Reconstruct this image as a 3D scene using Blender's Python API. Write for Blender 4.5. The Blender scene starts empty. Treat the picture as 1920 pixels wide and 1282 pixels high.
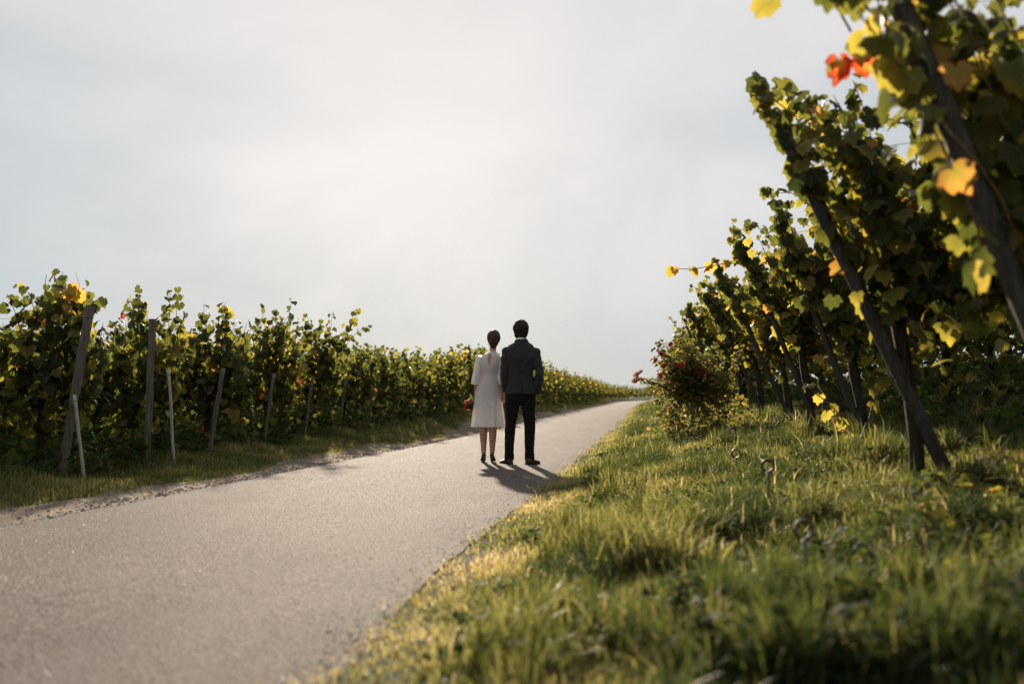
import bpy, bmesh, math, random
import numpy as np
from mathutils import Vector, Matrix, Euler
from mathutils.bvhtree import BVHTree

R = math.radians
rng = np.random.default_rng(11)
random.seed(11)
scene = bpy.context.scene
COL = scene.collection

# ------------------------------------------------------------------ camera, light, exposure
CAM_Z = 0.82
cam_d = bpy.data.cameras.new('camera')
cam = bpy.data.objects.new('camera', cam_d)
COL.objects.link(cam)
cam.location = (0, 0, CAM_Z)
cam.rotation_euler = (R(90 + 3.40), 0, 0)
cam_d.lens = 35.0
cam_d.sensor_width = 36.0
cam_d.clip_start = 0.05
cam_d.clip_end = 3000
cam_d.dof.use_dof = True
cam_d.dof.focus_distance = 13.0
cam_d.dof.aperture_fstop = 1.5
scene.camera = cam

SUN_EL, SUN_AZ = 19.0, -7.0            # degrees; azimuth measured from +Y towards +X
sv = Vector((math.sin(R(SUN_AZ)) * math.cos(R(SUN_EL)), math.cos(R(SUN_AZ)) * math.cos(R(SUN_EL)), math.sin(R(SUN_EL))))
sun_d = bpy.data.lights.new('sun', 'SUN')
sun_d.energy = 5.0
sun_d.angle = R(1.6)
sun_d.color = (1.0, 0.84, 0.66)
sun = bpy.data.objects.new('sun', sun_d)
COL.objects.link(sun)
sun.rotation_euler = (-sv).to_track_quat('-Z', 'Y').to_euler()
sun.location = (0, 0, 50)

scene.view_settings.view_transform = 'Standard'
scene.view_settings.look = 'None'
scene.view_settings.gamma = 1.0
scene.view_settings.use_curve_mapping = False
scene.view_settings.exposure = 1.0
scene.cycles.use_denoising = True
scene.cycles.max_bounces = 8
scene.cycles.transmission_bounces = 6
scene.cycles.transparent_max_bounces = 8
scene.cycles.caustics_reflective = False
scene.cycles.caustics_refractive = False
scene.cycles.sample_clamp_indirect = 6.0


class NT:
    """tiny helper round a node tree"""
    def __init__(self, tree):
        self.t = tree
        self.t.nodes.clear()

    def n(self, typ, **kw):
        nd = self.t.nodes.new(typ)
        for k, v in kw.items():
            if k.startswith('i_'):
                nd.inputs[k[2:].replace('_', ' ')].default_value = v
            elif k.startswith('x_'):
                nd.inputs[int(k[2:])].default_value = v
            else:
                setattr(nd, k, v)
        return nd

    def l(self, a, b):
        self.t.links.new(a, b)

    def math(self, op, a, b=None, clamp=False):
        m = self.n('ShaderNodeMath', operation=op, use_clamp=clamp)
        for i, v in enumerate((a, b)):
            if v is None:
                continue
            if isinstance(v, (int, float)):
                m.inputs[i].default_value = v
            else:
                self.l(v, m.inputs[i])
        return m.outputs[0]

    def ramp(self, fac, stops, interp='LINEAR'):
        r = self.n('ShaderNodeValToRGB')
        cr = r.color_ramp
        cr.interpolation = interp
        while len(cr.elements) < len(stops):
            cr.elements.new(0.5)
        for e, (p, c) in zip(cr.elements, stops):
            e.position = p
            e.color = (*c, 1) if len(c) == 3 else c
        self.l(fac, r.inputs[0])
        return r.outputs[0]

    def mixc(self, fac, a, b, blend='MIX'):
        m = self.n('ShaderNodeMix', data_type='RGBA', blend_type=blend)
        for i, v in ((0, fac), (6, a), (7, b)):
            if isinstance(v, (int, float)):
                m.inputs[i].default_value = v
            elif isinstance(v, tuple):
                m.inputs[i].default_value = (*v, 1)
            else:
                self.l(v, m.inputs[i])
        return m.outputs[2]


world = bpy.data.worlds.new('World')
scene.world = world
world.use_nodes = True
w = NT(world.node_tree)
out = w.n('ShaderNodeOutputWorld')
bg = w.n('ShaderNodeBackground')
bg.inputs['Strength'].default_value = 1.13
sky = w.n('ShaderNodeTexSky', sky_type='NISHITA')
sky.sun_disc = False
sky.sun_elevation = R(SUN_EL)
sky.sun_rotation = R(SUN_AZ)
sky.air_density = 1.0
sky.dust_density = 1.5
sky_s = w.mixc(1.0, sky.outputs[0], (0.06, 0.06, 0.06), 'MULTIPLY')
tc = w.n('ShaderNodeTexCoord')
# thin cloud sheet: noise on the direction, brighter round the veiled sun
mp = w.n('ShaderNodeMapping')
mp.inputs['Scale'].default_value = (1.0, 1.0, 2.2)
mp.inputs['Location'].default_value = (3.1, 0.4, 1.7)
w.l(tc.outputs['Generated'], mp.inputs[0])
no = w.n('ShaderNodeTexNoise', i_Scale=1.7, i_Detail=6.0, i_Roughness=0.5, i_Distortion=0.5)
w.l(mp.outputs[0], no.inputs['Vector'])
cl = w.ramp(no.outputs[0], [(0.36, (0, 0, 0)), (0.64, (1, 1, 1))], 'EASE')
dt = w.n('ShaderNodeVectorMath', operation='DOT_PRODUCT')
w.l(tc.outputs['Generated'], dt.inputs[0])
dt.inputs[1].default_value = sv
halo = w.math('POWER', w.math('MAXIMUM', dt.outputs['Value'], 0.0), 9.0)
thin = (0.212, 0.243, 0.258)
thick = (0.318, 0.317, 0.321)
cloud = w.mixc(cl, thin, thick)
halo_c = w.mixc(w.math('MULTIPLY', halo, 0.62), cloud, (0.340, 0.334, 0.335))
sep = w.n('ShaderNodeSeparateXYZ')
w.l(tc.outputs['Generated'], sep.inputs[0])
mp2 = w.n('ShaderNodeMapping')
mp2.inputs['Scale'].default_value = (1.0, 1.0, 2.0)
mp2.inputs['Location'].default_value = (7.3, 2.2, 0.3)
w.l(tc.outputs['Generated'], mp2.inputs[0])
nb = w.n('ShaderNodeTexNoise', i_Scale=3.0, i_Detail=6.0, i_Roughness=0.52, i_Distortion=0.6)
w.l(mp2.outputs[0], nb.inputs['Vector'])
# a far bank of blue-grey cloud low down all the way round, its upper edge ragged
el = w.math('ADD', sep.outputs['Z'], w.math('MULTIPLY', w.math('SUBTRACT', nb.outputs[0], 0.5), 0.42))
bank = w.ramp(el, [(0.02, (1, 1, 1)), (0.30, (0, 0, 0))], 'EASE')
halo_c = w.mixc(w.math('MULTIPLY', bank, 0.74), halo_c, (0.222, 0.248, 0.262))
fine = w.ramp(nb.outputs[0], [(0.35, (0.93, 0.94, 0.95)), (0.68, (1.06, 1.05, 1.05))])
halo_c = w.mixc(1.0, halo_c, fine, 'MULTIPLY')
sky_mix = w.mixc(0.97, sky_s, halo_c)
w.l(sky_mix, bg.inputs['Color'])
w.l(bg.outputs[0], out.inputs[0])

# ------------------------------------------------------------------ object helpers


def tag(o, label=None, cat=None, group=None, kind=None):
    if label: o['label'] = label
    if cat: o['category'] = cat
    if group: o['group'] = group
    if kind: o['kind'] = kind
    return o


def link(name, me, parent=None, loc=None):
    o = bpy.data.objects.new(name, me)
    COL.objects.link(o)
    if parent is not None:
        o.parent = parent
    if loc is not None:
        o.location = loc
    return o


def empty(name, loc, rz=0.0):
    o = bpy.data.objects.new(name, None)
    o.empty_display_size = 0.1
    COL.objects.link(o)
    o.location = loc
    o.rotation_euler = (0, 0, rz)
    return o


def np_mesh(name, verts, faces=None, mat=None, attrs=None, smooth=True, tris=None):
    """mesh from numpy arrays: faces is a list of index arrays of shape (k, n)"""
    me = bpy.data.meshes.new(name)
    verts = np.asarray(verts, dtype=np.float32)
    groups = faces if faces is not None else [tris]
    loops = np.concatenate([np.asarray(g).ravel() for g in groups]).astype(np.int32)
    sizes = np.concatenate([np.full(len(g), np.asarray(g).shape[1]) for g in groups]).astype(np.int32)
    starts = np.concatenate([[0], np.cumsum(sizes)[:-1]]).astype(np.int32)
    me.vertices.add(len(verts))
    me.vertices.foreach_set('co', verts.ravel())
    me.loops.add(len(loops))
    me.loops.foreach_set('vertex_index', loops)
    me.polygons.add(len(sizes))
    me.polygons.foreach_set('loop_start', starts)
    me.polygons.foreach_set('loop_total', sizes)
    me.polygons.foreach_set('use_smooth', np.full(len(sizes), smooth))
    for k, v in (attrs or {}).items():
        a = me.attributes.new(k, 'FLOAT', 'POINT')
        a.data.foreach_set('value', np.asarray(v, dtype=np.float32))
    me.update(calc_edges=True)
    if mat is not None:
        me.materials.append(mat)
    return me


def py_mesh(name, parts, mat=None, smooth=True):
    vs, fs = [], []
    for v, f in parts:
        b = len(vs)
        vs += [tuple(p) for p in v]
        fs += [tuple(i + b for i in q) for q in f]
    me = bpy.data.meshes.new(name)
    me.from_pydata(vs, [], fs)
    me.update()
    if smooth:
        me.polygons.foreach_set('use_smooth', [True] * len(me.polygons))
    if mat is not None:
        me.materials.append(mat)
    return me


def frames(pts):
    """tangent frames without twist along a polyline"""
    P = [Vector(p) for p in pts]
    out = []
    up = None
    for i in range(len(P)):
        t = (P[min(i + 1, len(P) - 1)] - P[max(i - 1, 0)]).normalized()
        if up is None:
            ref = Vector((1, 0, 0)) if abs(t.x) < 0.8 else Vector((0, 1, 0))
            up = (ref - t * ref.dot(t)).normalized()
        else:
            up = (up - t * up.dot(t)).normalized()
        out.append((P[i], t, up, t.cross(up)))
    return out


def tube(pts, radii, n=12, cap=True, flat=1.0):
    """tapered tube with capped ends; flat scales the second axis"""
    v, f = [], []
    fr = frames(pts)
    for (c, t, a, b), r in zip(fr, radii):
        for k in range(n):
            th = 2 * math.pi * k / n
            v.append(c + a * (math.cos(th) * r) + b * (math.sin(th) * r * flat))
    m = len(pts)
    for i in range(m - 1):
        for k in range(n):
            k2 = (k + 1) % n
            f.append((i * n + k, i * n + k2, (i + 1) * n + k2, (i + 1) * n + k))
    if cap:
        f.append(tuple(reversed(range(n))))
        f.append(tuple(range((m - 1) * n, m * n)))
    return v, f


def loft(rings, n=28, cap=True, power=2.0):
    """stack of horizontal (super)ellipses: ring = (z, cx, cy, hx, hy)"""
    v, f = [], []
    for (z, cx, cy, hx, hy) in rings:
        for k in range(n):
            th = 2 * math.pi * k / n
            c, s = math.cos(th), math.sin(th)
            x = math.copysign(abs(c) ** (2 / power), c) * hx
            y = math.copysign(abs(s) ** (2 / power), s) * hy
            v.append(Vector((cx + x, cy + y, z)))
    m = len(rings)
    for i in range(m - 1):
        for k in range(n):
            k2 = (k + 1) % n
            f.append((i * n + k, i * n + k2, (i + 1) * n + k2, (i + 1) * n + k))
    if cap:
        f.append(tuple(reversed(range(n))))
        f.append(tuple(range((m - 1) * n, m * n)))
    return v, f


def blob(c, r, nu=16, nv=10, rot=None):
    v, f = [], []
    c = Vector(c)
    for j in range(nv + 1):
        ph = math.pi * j / nv
        for i in range(nu):
            th = 2 * math.pi * i / nu
            p = Vector((r[0] * math.sin(ph) * math.cos(th), r[1] * math.sin(ph) * math.sin(th), r[2] * math.cos(ph)))
            if rot is not None:
                p = rot @ p
            v.append(c + p)
    for j in range(nv):
        for i in range(nu):
            i2 = (i + 1) % nu
            f.append((j * nu + i, (j + 1) * nu + i, (j + 1) * nu + i2, j * nu + i2))
    return v, f


def remesh(name, parts, mat, parent, voxel=0.008, smooth=4, noise=None):
    """union of closed pieces as one continuous surface"""
    bm = bmesh.new()
    for v, f in parts:
        vs = [bm.verts.new(p) for p in v]
        for q in f:
            try:
                bm.faces.new([vs[i] for i in q])
            except ValueError:
                pass
    bmesh.ops.remove_doubles(bm, verts=bm.verts, dist=1e-6)
    bmesh.ops.recalc_face_normals(bm, faces=bm.faces)
    tmp = bpy.data.meshes.new(name)
    bm.to_mesh(tmp)
    bm.free()
    o = link(name, tmp)
    m = o.modifiers.new('r', 'REMESH')
    m.mode = 'VOXEL'
    m.voxel_size = voxel
    if smooth:
        s = o.modifiers.new('s', 'SMOOTH')
        s.iterations = smooth
        s.factor = 0.5
    dg = bpy.context.evaluated_depsgraph_get()
    me = bpy.data.meshes.new_from_object(o.evaluated_get(dg))
    o.modifiers.clear()
    o.data = me
    bpy.data.meshes.remove(tmp)
    me.name = name
    if noise:
        co = np.empty(len(me.vertices) * 3, np.float32)
        me.vertices.foreach_get('co', co)
        co = co.reshape(-1, 3)
        no_ = np.empty(len(me.vertices) * 3, np.float32)
        me.vertices.foreach_get('normal', no_)
        co += no_.reshape(-1, 3) * noise(co)[:, None]
        me.vertices.foreach_set('co', co.ravel())
    me.polygons.foreach_set('use_smooth', [True] * len(me.polygons))
    me.materials.clear()
    me.materials.append(mat)
    me.update()
    o.parent = parent
    return o


# ------------------------------------------------------------------ numpy noise
_perm = rng.random((256, 256)).astype(np.float32)


def vnoise(x, y):
    xi, yi = np.floor(x).astype(int), np.floor(y).astype(int)
    fx, fy = x - xi, y - yi
    fx, fy = fx * fx * (3 - 2 * fx), fy * fy * (3 - 2 * fy)
    g = lambda a, b: _perm[a % 256, b % 256]
    return (g(xi, yi) * (1 - fx) + g(xi + 1, yi) * fx) * (1 - fy) + (g(xi, yi + 1) * (1 - fx) + g(xi + 1, yi + 1) * fx) * fy


def fbm(x, y, o=3):
    s, a, tot = 0.0, 1.0, 0.0
    for i in range(o):
        s = s + a * vnoise(x * 2 ** i + 17.3 * i, y * 2 ** i + 5.1 * i)
        tot += a
        a *= 0.5
    return s / tot


def sstep(a, b, x):
    t = np.clip((np.asarray(x, dtype=float) - a) / (b - a), 0, 1)
    return t * t * (3 - 2 * t)


# ------------------------------------------------------------------ the road's line and the lie of the land
A0 = R(7.7)
C0 = np.array((-2.61, 0.0))
HALF = 1.63
ts = np.arange(-40, 900, 1.0)
head = A0 + R(38) * sstep(120, 300, ts)
cx = np.concatenate([[0], np.cumsum(np.sin((head[1:] + head[:-1]) / 2))])
cy = np.concatenate([[0], np.cumsum(np.cos((head[1:] + head[:-1]) / 2))])
k0 = 40
cx = cx - cx[k0] + C0[0]
cy = cy - cy[k0] + C0[1]


def world_xy(t, s):
    t = np.asarray(t, dtype=float)
    h = np.interp(t, ts, head)
    x = np.interp(t, ts, cx) + s * np.cos(h)
    y = np.interp(t, ts, cy) - s * np.sin(h)
    return x, y


def ts_of(x, y):
    """inverse on the straight stretch"""
    dx, dy = x - C0[0], y - C0[1]
    return dx * math.sin(A0) + dy * math.cos(A0), dx * math.cos(A0) - dy * math.sin(A0)


def z_road(t):
    t = np.asarray(t, dtype=float)
    r = np.clip(t - 14, 0, None)
    return 0.0056 * r * sstep(14, 40, t) - 0.00001 * np.clip(t - 200, 0, None) ** 2 * 0


def z_ground(t, s, bumps=True):
    t = np.asarray(t, dtype=float)
    s = np.asarray(s, dtype=float)
    z = z_road(t)
    u = s - HALF
    hr = 0.30 + 0.27 * sstep(4, 18, t)
    zr = hr * np.clip(u / 2.74, 0, 1) ** 1.15
    up = np.clip(u - 2.74, 0, None)
    zr = zr + 3.0 * (1 - np.exp(-0.20 * up / 3.0))
    v = -s - HALF
    hl = 0.10 + 0.26 * sstep(9, 29, t)
    zl = hl * sstep(0.1, 1.9, v) - 0.01 * np.clip(v - 7, 0, 60)
    z = z + np.where(u > 0, zr, 0) + np.where(v > 0, zl, 0)
    off = np.clip(np.maximum(u, v), 0, None)
    if bumps:
        amp = 0.26 * sstep(0.1, 1.6, off)
        x, y = t, s
        z = z + amp * (fbm(x * 1.3 + 40, y * 1.3 + 40, 3) - 0.5) * 1.3
    z = z - 0.03 * sstep(0.0, 0.25, -np.maximum(u, v))
    return z


def gpt(t, s):
    x, y = world_xy(t, s)
    return Vector((float(x), float(y), float(z_ground(t, s))))


def gz(x, y):
    t, s = ts_of(x, y)
    return float(z_ground(t, s))


# ------------------------------------------------------------------ materials
def material(name):
    m = bpy.data.materials.new(name)
    m.use_nodes = True
    nt = NT(m.node_tree)
    nt.out = nt.n('ShaderNodeOutputMaterial')
    return m, nt


def surf(nt, col, rough=0.8, bump=None, dist=0.01, strength=0.6, spec=0.5, **kw):
    p = nt.n('ShaderNodeBsdfPrincipled')
    if isinstance(col, tuple):
        p.inputs['Base Color'].default_value = (*col, 1)
    else:
        nt.l(col, p.inputs['Base Color'])
    if isinstance(rough, float):
        p.inputs['Roughness'].default_value = rough
    else:
        nt.l(rough, p.inputs['Roughness'])
    p.inputs['Specular IOR Level'].default_value = spec
    for k, v in kw.items():
        p.inputs[k.replace('_', ' ')].default_value = v
    if bump is not None:
        b = nt.n('ShaderNodeBump')
        b.inputs['Strength'].default_value = strength
        b.inputs['Distance'].default_value = dist
        nt.l(bump, b.inputs['Height'])
        nt.l(b.outputs[0], p.inputs['Normal'])
    nt.l(p.outputs[0], nt.out.inputs[0])
    return p


def coords(nt, scale=None):
    tcn = nt.n('ShaderNodeTexCoord')
    if scale is None:
        return tcn.outputs['Object']
    mpn = nt.n('ShaderNodeMapping')
    mpn.inputs['Scale'].default_value = scale
    nt.l(tcn.outputs['Object'], mpn.inputs[0])
    return mpn.outputs[0]


def noise(nt, vec, scale, detail=4.0, rough=0.55, dist=0.0):
    nd = nt.n('ShaderNodeTexNoise', i_Scale=scale, i_Detail=detail, i_Roughness=rough, i_Distortion=dist)
    nt.l(vec, nd.inputs['Vector'])
    return nd.outputs[0]


def leafy(name, stops, trans_gain=2.2, gloss=0.10, attr='tint', tmix=0.5, rough=0.38, warm=(1.0, 0.95, 0.55)):
    """thin leaf or blade: diffuse front, light through it, a little sheen"""
    m, nt = material(name)
    at = nt.n('ShaderNodeAttribute', attribute_name=attr)
    v = coords(nt)
    mott = noise(nt, v, 22.0, 2.0)
    f = nt.math('ADD', at.outputs['Fac'], nt.math('MULTIPLY', nt.math('SUBTRACT', mott, 0.5), 0.16))
    if name == 'vine_leaf':
        rim = nt.n('ShaderNodeAttribute', attribute_name='rim')
        f = nt.math('ADD', f, nt.math('MULTIPLY', nt.math('SUBTRACT', rim.outputs['Fac'], 0.62), 0.13))
    c = nt.ramp(f, stops)
    if name == 'vine_leaf':
        vn = nt.n('ShaderNodeAttribute', attribute_name='vein')
        vm = nt.ramp(vn.outputs['Fac'], [(0.86, (0, 0, 0)), (0.97, (0.55, 0.55, 0.55))])
        c = nt.mixc(vm, c, nt.mixc(0.5, c, (0.16, 0.15, 0.05)))
    tcol = nt.mixc(1.0, c, tuple(trans_gain * k for k in warm), 'MULTIPLY')
    d = nt.n('ShaderNodeBsdfDiffuse')
    nt.l(c, d.inputs[0])
    tr = nt.n('ShaderNodeBsdfTranslucent')
    nt.l(tcol, tr.inputs[0])
    mx = nt.n('ShaderNodeMixShader')
    mx.inputs[0].default_value = tmix
    nt.l(d.outputs[0], mx.inputs[1])
    nt.l(tr.outputs[0], mx.inputs[2])
    g = nt.n('ShaderNodeBsdfGlossy')
    g.inputs['Roughness'].default_value = rough
    g.inputs['Color'].default_value = (0.9, 0.9, 0.9, 1)
    fr = nt.n('ShaderNodeFresnel')
    fr.inputs['IOR'].default_value = 1.4
    mx2 = nt.n('ShaderNodeMixShader')
    nt.l(nt.math('MULTIPLY', fr.outputs[0], gloss * 10 * 0.5, True), mx2.inputs[0])
    nt.l(mx.outputs[0], mx2.inputs[1])
    nt.l(g.outputs[0], mx2.inputs[2])
    nt.l(mx2.outputs[0], nt.out.inputs[0])
    return m


M = {}  # dark ramp ends of leaf, grass and weed put deeper shadow into the colour
M['leaf'] = leafy('vine_leaf', [(0.0, (0.013, 0.020, 0.007)), (0.35, (0.032, 0.041, 0.011)), (0.6, (0.088, 0.086, 0.022)),
                                (0.80, (0.190, 0.155, 0.035)), (0.90, (0.260, 0.150, 0.045)), (0.95, (0.25, 0.06, 0.018)), (1.0, (0.15, 0.012, 0.010))], 3.7, gloss=0.04, rough=0.5, tmix=0.5)
M['rose_leaf'] = leafy('rose_leaf', [(0.0, (0.042, 0.056, 0.020)), (0.4, (0.090, 0.092, 0.030)), (1.0, (0.24, 0.14, 0.060))], 3.0, gloss=0.02, rough=0.5)
M['grass'] = leafy('grass_blade', [(0.0, (0.014, 0.025, 0.008)), (0.38, (0.054, 0.062, 0.019)), (0.68, (0.150, 0.134, 0.052)),
                                   (0.88, (0.20, 0.160, 0.092)), (1.0, (0.30, 0.24, 0.16))], 3.3, warm=(1.0, 0.95, 0.64), gloss=0.02, rough=0.5, tmix=0.52)
M['weed'] = leafy('weed_leaf', [(0.0, (0.012, 0.024, 0.009)), (0.6, (0.045, 0.065, 0.018)), (1.0, (0.13, 0.12, 0.035))], 2.4, gloss=0.012, rough=0.5)
M['petal'] = leafy('rose_petal', [(0.0, (0.26, 0.010, 0.018)), (0.35, (0.42, 0.03, 0.03)), (0.6, (0.55, 0.13, 0.07)), (0.85, (0.66, 0.34, 0.24)), (1.0, (0.75, 0.62, 0.55))], 0.6, gloss=0.03, warm=(1, .85, .8))

m, nt = material('asphalt')
v = coords(nt)
n1 = noise(nt, v, 1.1, 5.0)
n2 = noise(nt, v, 75.0, 3.0, 0.7)
vo = nt.n('ShaderNodeTexVoronoi', i_Scale=90.0)
nt.l(v, vo.inputs['Vector'])
c = nt.ramp(n2, [(0.36, (0.040, 0.032, 0.028)), (0.50, (0.122, 0.098, 0.084)), (0.64, (0.35, 0.292, 0.254))])
c = nt.mixc(nt.ramp(n1, [(0.35, (0, 0, 0)), (0.7, (0.55, 0.55, 0.55))]), c, (0.085, 0.071, 0.063))
st = noise(nt, coords(nt, (1.0, 0.22, 1.0)), 2.3, 4.0)
c = nt.mixc(nt.ramp(st, [(0.5, (0, 0, 0)), (0.72, (0.5, 0.5, 0.5))]), c, (0.19, 0.162, 0.146))
ck = nt.n('ShaderNodeTexVoronoi', i_Scale=0.55)
ck.feature = 'DISTANCE_TO_EDGE'
wob = nt.n('ShaderNodeVectorMath', operation='ADD')
nd_ = nt.n('ShaderNodeTexNoise', i_Scale=3.0, i_Detail=5.0)
nt.l(v, nd_.inputs['Vector'])
sc_ = nt.n('ShaderNodeVectorMath', operation='SCALE')
sc_.inputs['Scale'].default_value = 0.55
nt.l(nd_.outputs['Color'], sc_.inputs[0])
nt.l(v, wob.inputs[0]); nt.l(sc_.outputs[0], wob.inputs[1])
nt.l(wob.outputs[0], ck.inputs['Vector'])
brk = noise(nt, v, 0.9, 3.0)
crack = nt.math('MULTIPLY', nt.ramp(ck.outputs['Distance'], [(0.0, (1, 1, 1)), (0.007, (0, 0, 0))]), nt.ramp(brk, [(0.54, (0, 0, 0)), (0.60, (1, 1, 1))]))
c = nt.mixc(nt.math('MULTIPLY', crack, 0.75), c, (0.03, 0.025, 0.022))
h = nt.math('ADD', vo.outputs['Distance'], nt.math('MULTIPLY', n2, 1.3))
surf(nt, c, 0.8, h, 0.014, 1.0, 0.08)
M['asphalt'] = m

m, nt = material('soil')
v = coords(nt)
n1 = noise(nt, v, 3.0, 6.0)
n2 = noise(nt, v, 55.0, 4.0)
c = nt.ramp(n1, [(0.3, (0.10, 0.070, 0.048)), (0.55, (0.18, 0.135, 0.10)), (0.75, (0.27, 0.215, 0.17))])
c = nt.mixc(0.5, c, nt.ramp(n2, [(0.35, (0.07, 0.05, 0.035)), (0.7, (0.30, 0.245, 0.20))]))
surf(nt, c, 0.95, n2, 0.02, 0.9, 0.2)
M['soil'] = m

m, nt = material('turf_soil')
v = coords(nt)
n1 = noise(nt, v, 2.0, 6.0)
n2 = noise(nt, v, 40.0, 4.0)
c = nt.ramp(n1, [(0.3, (0.028, 0.034, 0.012)), (0.55, (0.05, 0.052, 0.018)), (0.75, (0.10, 0.085, 0.04))])
c = nt.mixc(0.4, c, nt.ramp(n2, [(0.35, (0.02, 0.022, 0.01)), (0.7, (0.09, 0.085, 0.035))]))
surf(nt, c, 0.95, n2, 0.03, 1.0, 0.15)
M['turf'] = m

m, nt = material('weathered_wood')
v = coords(nt, (1, 1, 0.06))
n1 = noise(nt, v, 60.0, 4.0)
n2 = noise(nt, coords(nt), 5.0, 4.0)
c = nt.ramp(n1, [(0.3, (0.055, 0.045, 0.036)), (0.6, (0.15, 0.125, 0.10)), (0.8, (0.24, 0.21, 0.175))])
c = nt.mixc(nt.math('MULTIPLY', n2, 0.6), c, (0.10, 0.088, 0.07))
surf(nt, c, 0.8, n1, 0.004, 0.8, 0.3)
M['wood'] = m

m, nt = material('pale_stake_wood')
v = coords(nt, (1, 1, 0.06))
n1 = noise(nt, v, 70.0, 4.0)
c = nt.ramp(n1, [(0.3, (0.22, 0.19, 0.155)), (0.7, (0.42, 0.38, 0.33))])
surf(nt, c, 0.8, n1, 0.003, 0.6, 0.3)
M['stake'] = m

m, nt = material('dark_treated_wood')
v = coords(nt, (1, 1, 0.06))
n1 = noise(nt, v, 60.0, 4.0)
c = nt.ramp(n1, [(0.3, (0.022, 0.018, 0.015)), (0.6, (0.060, 0.050, 0.042)), (0.8, (0.13, 0.11, 0.092))])
surf(nt, c, 0.75, n1, 0.004, 0.8, 0.35)
M['dark_wood'] = m

m, nt = material('vine_bark')
v = coords(nt, (1, 1, 0.12))
n1 = noise(nt, v, 45.0, 5.0, 0.65)
c = nt.ramp(n1, [(0.3, (0.016, 0.012, 0.009)), (0.6, (0.045, 0.034, 0.026)), (0.8, (0.11, 0.088, 0.068))])
surf(nt, c, 0.95, n1, 0.012, 1.0, 0.2)
M['bark'] = m

m, nt = material('cane_bark')
v = coords(nt)
n1 = noise(nt, v, 30.0, 3.0)
c = nt.ramp(n1, [(0.3, (0.09, 0.05, 0.025)), (0.7, (0.20, 0.125, 0.06))])
surf(nt, c, 0.6, None, spec=0.4)
M['cane'] = m

m, nt = material('rusty_steel')
v = coords(nt)
n1 = noise(nt, v, 60.0, 4.0)
c = nt.ramp(n1, [(0.35, (0.05, 0.035, 0.028)), (0.7, (0.17, 0.13, 0.11))])
surf(nt, c, 0.5, n1, 0.001, 0.5, 0.5, Metallic=0.6)
M['steel'] = m

m, nt = material('skin')
v = coords(nt)
n1 = noise(nt, v, 14.0, 3.0)
c = nt.ramp(n1, [(0.3, (0.40, 0.215, 0.145)), (0.7, (0.49, 0.285, 0.20))])
surf(nt, c, 0.5, None, spec=0.35, Subsurface_Weight=0.08)
M['skin'] = m

m, nt = material('dark_hair')
v = coords(nt, (1, 1, 0.25))
n1 = noise(nt, v, 160.0, 3.0)
c = nt.ramp(n1, [(0.3, (0.012, 0.008, 0.006)), (0.7, (0.035, 0.022, 0.015))])
surf(nt, c, 0.6, n1, 0.004, 0.9, 0.2)
M['hair_man'] = m
m, nt = material('brown_hair')
v = coords(nt, (1, 1, 0.35))
n1 = noise(nt, v, 150.0, 3.0)
c = nt.ramp(n1, [(0.3, (0.022, 0.012, 0.008)), (0.7, (0.075, 0.040, 0.024))])
surf(nt, c, 0.55, n1, 0.004, 0.9, 0.25)
M['hair_woman'] = m

m, nt = material('white_lace')
v = coords(nt)
vo = nt.n('ShaderNodeTexVoronoi', i_Scale=75.0)
vo.feature = 'SMOOTH_F1'
nt.l(v, vo.inputs['Vector'])
n1 = noise(nt, v, 24.0, 4.0)
n2 = noise(nt, v, 150.0, 2.0)
pat = nt.math('ADD', nt.math('MULTIPLY', vo.outputs['Distance'], 0.9), nt.math('MULTIPLY', n1, 0.6))
c = nt.ramp(pat, [(0.30, (0.93, 0.92, 0.905)), (0.75, (0.91, 0.895, 0.87)), (1.0, (0.80, 0.775, 0.745))])
p = surf(nt, c, 0.85, nt.math('ADD', pat, nt.math('MULTIPLY', n2, 0.4)), 0.006, 0.7, 0.2)
p.inputs['Sheen Weight'].default_value = 0.2
tr = nt.n('ShaderNodeBsdfTranslucent')
nt.l(c, tr.inputs[0])
mx = nt.n('ShaderNodeMixShader')
mx.inputs[0].default_value = 0.5
nt.l(p.outputs[0], mx.inputs[1]); nt.l(tr.outputs[0], mx.inputs[2]); nt.l(mx.outputs[0], nt.out.inputs[0])
M['lace'] = m

m, nt = material('charcoal_wool')
v = coords(nt)
n1 = noise(nt, v, 280.0, 2.0)
n2 = noise(nt, v, 9.0, 3.0)
c = nt.ramp(n1, [(0.3, (0.021, 0.0222, 0.023)), (0.7, (0.036, 0.0375, 0.0385))])
surf(nt, c, 0.9, nt.math('ADD', n2, nt.math('MULTIPLY', n1, 0.15)), 0.02, 0.6, 0.2, Sheen_Weight=0.12)
M['wool'] = m
m, nt = material('black_trouser_cloth')
n1 = noise(nt, coords(nt), 12.0, 3.0)
c = nt.ramp(n1, [(0.3, (0.006, 0.006, 0.007)), (0.7, (0.012, 0.012, 0.014))])
surf(nt, c, 0.9, n1, 0.02, 0.6, 0.15, Sheen_Weight=0.05)
M['trousers'] = m
m, nt = material('black_leather')
n1 = noise(nt, coords(nt), 90.0, 3.0)
c = nt.ramp(n1, [(0.3, (0.010, 0.009, 0.009)), (0.7, (0.022, 0.018, 0.017))])
surf(nt, c, 0.38, n1, 0.001, 0.4, 0.5)
M['leather'] = m
m, nt = material('brown_leather')
n1 = noise(nt, coords(nt), 70.0, 3.0)
c = nt.ramp(n1, [(0.3, (0.022, 0.012, 0.008)), (0.7, (0.055, 0.030, 0.020))])
surf(nt, c, 0.4, n1, 0.001, 0.4, 0.5)
M['brown_leather'] = m
m, nt = material('white_cotton')
n1 = noise(nt, coords(nt), 200.0, 2.0)
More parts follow.
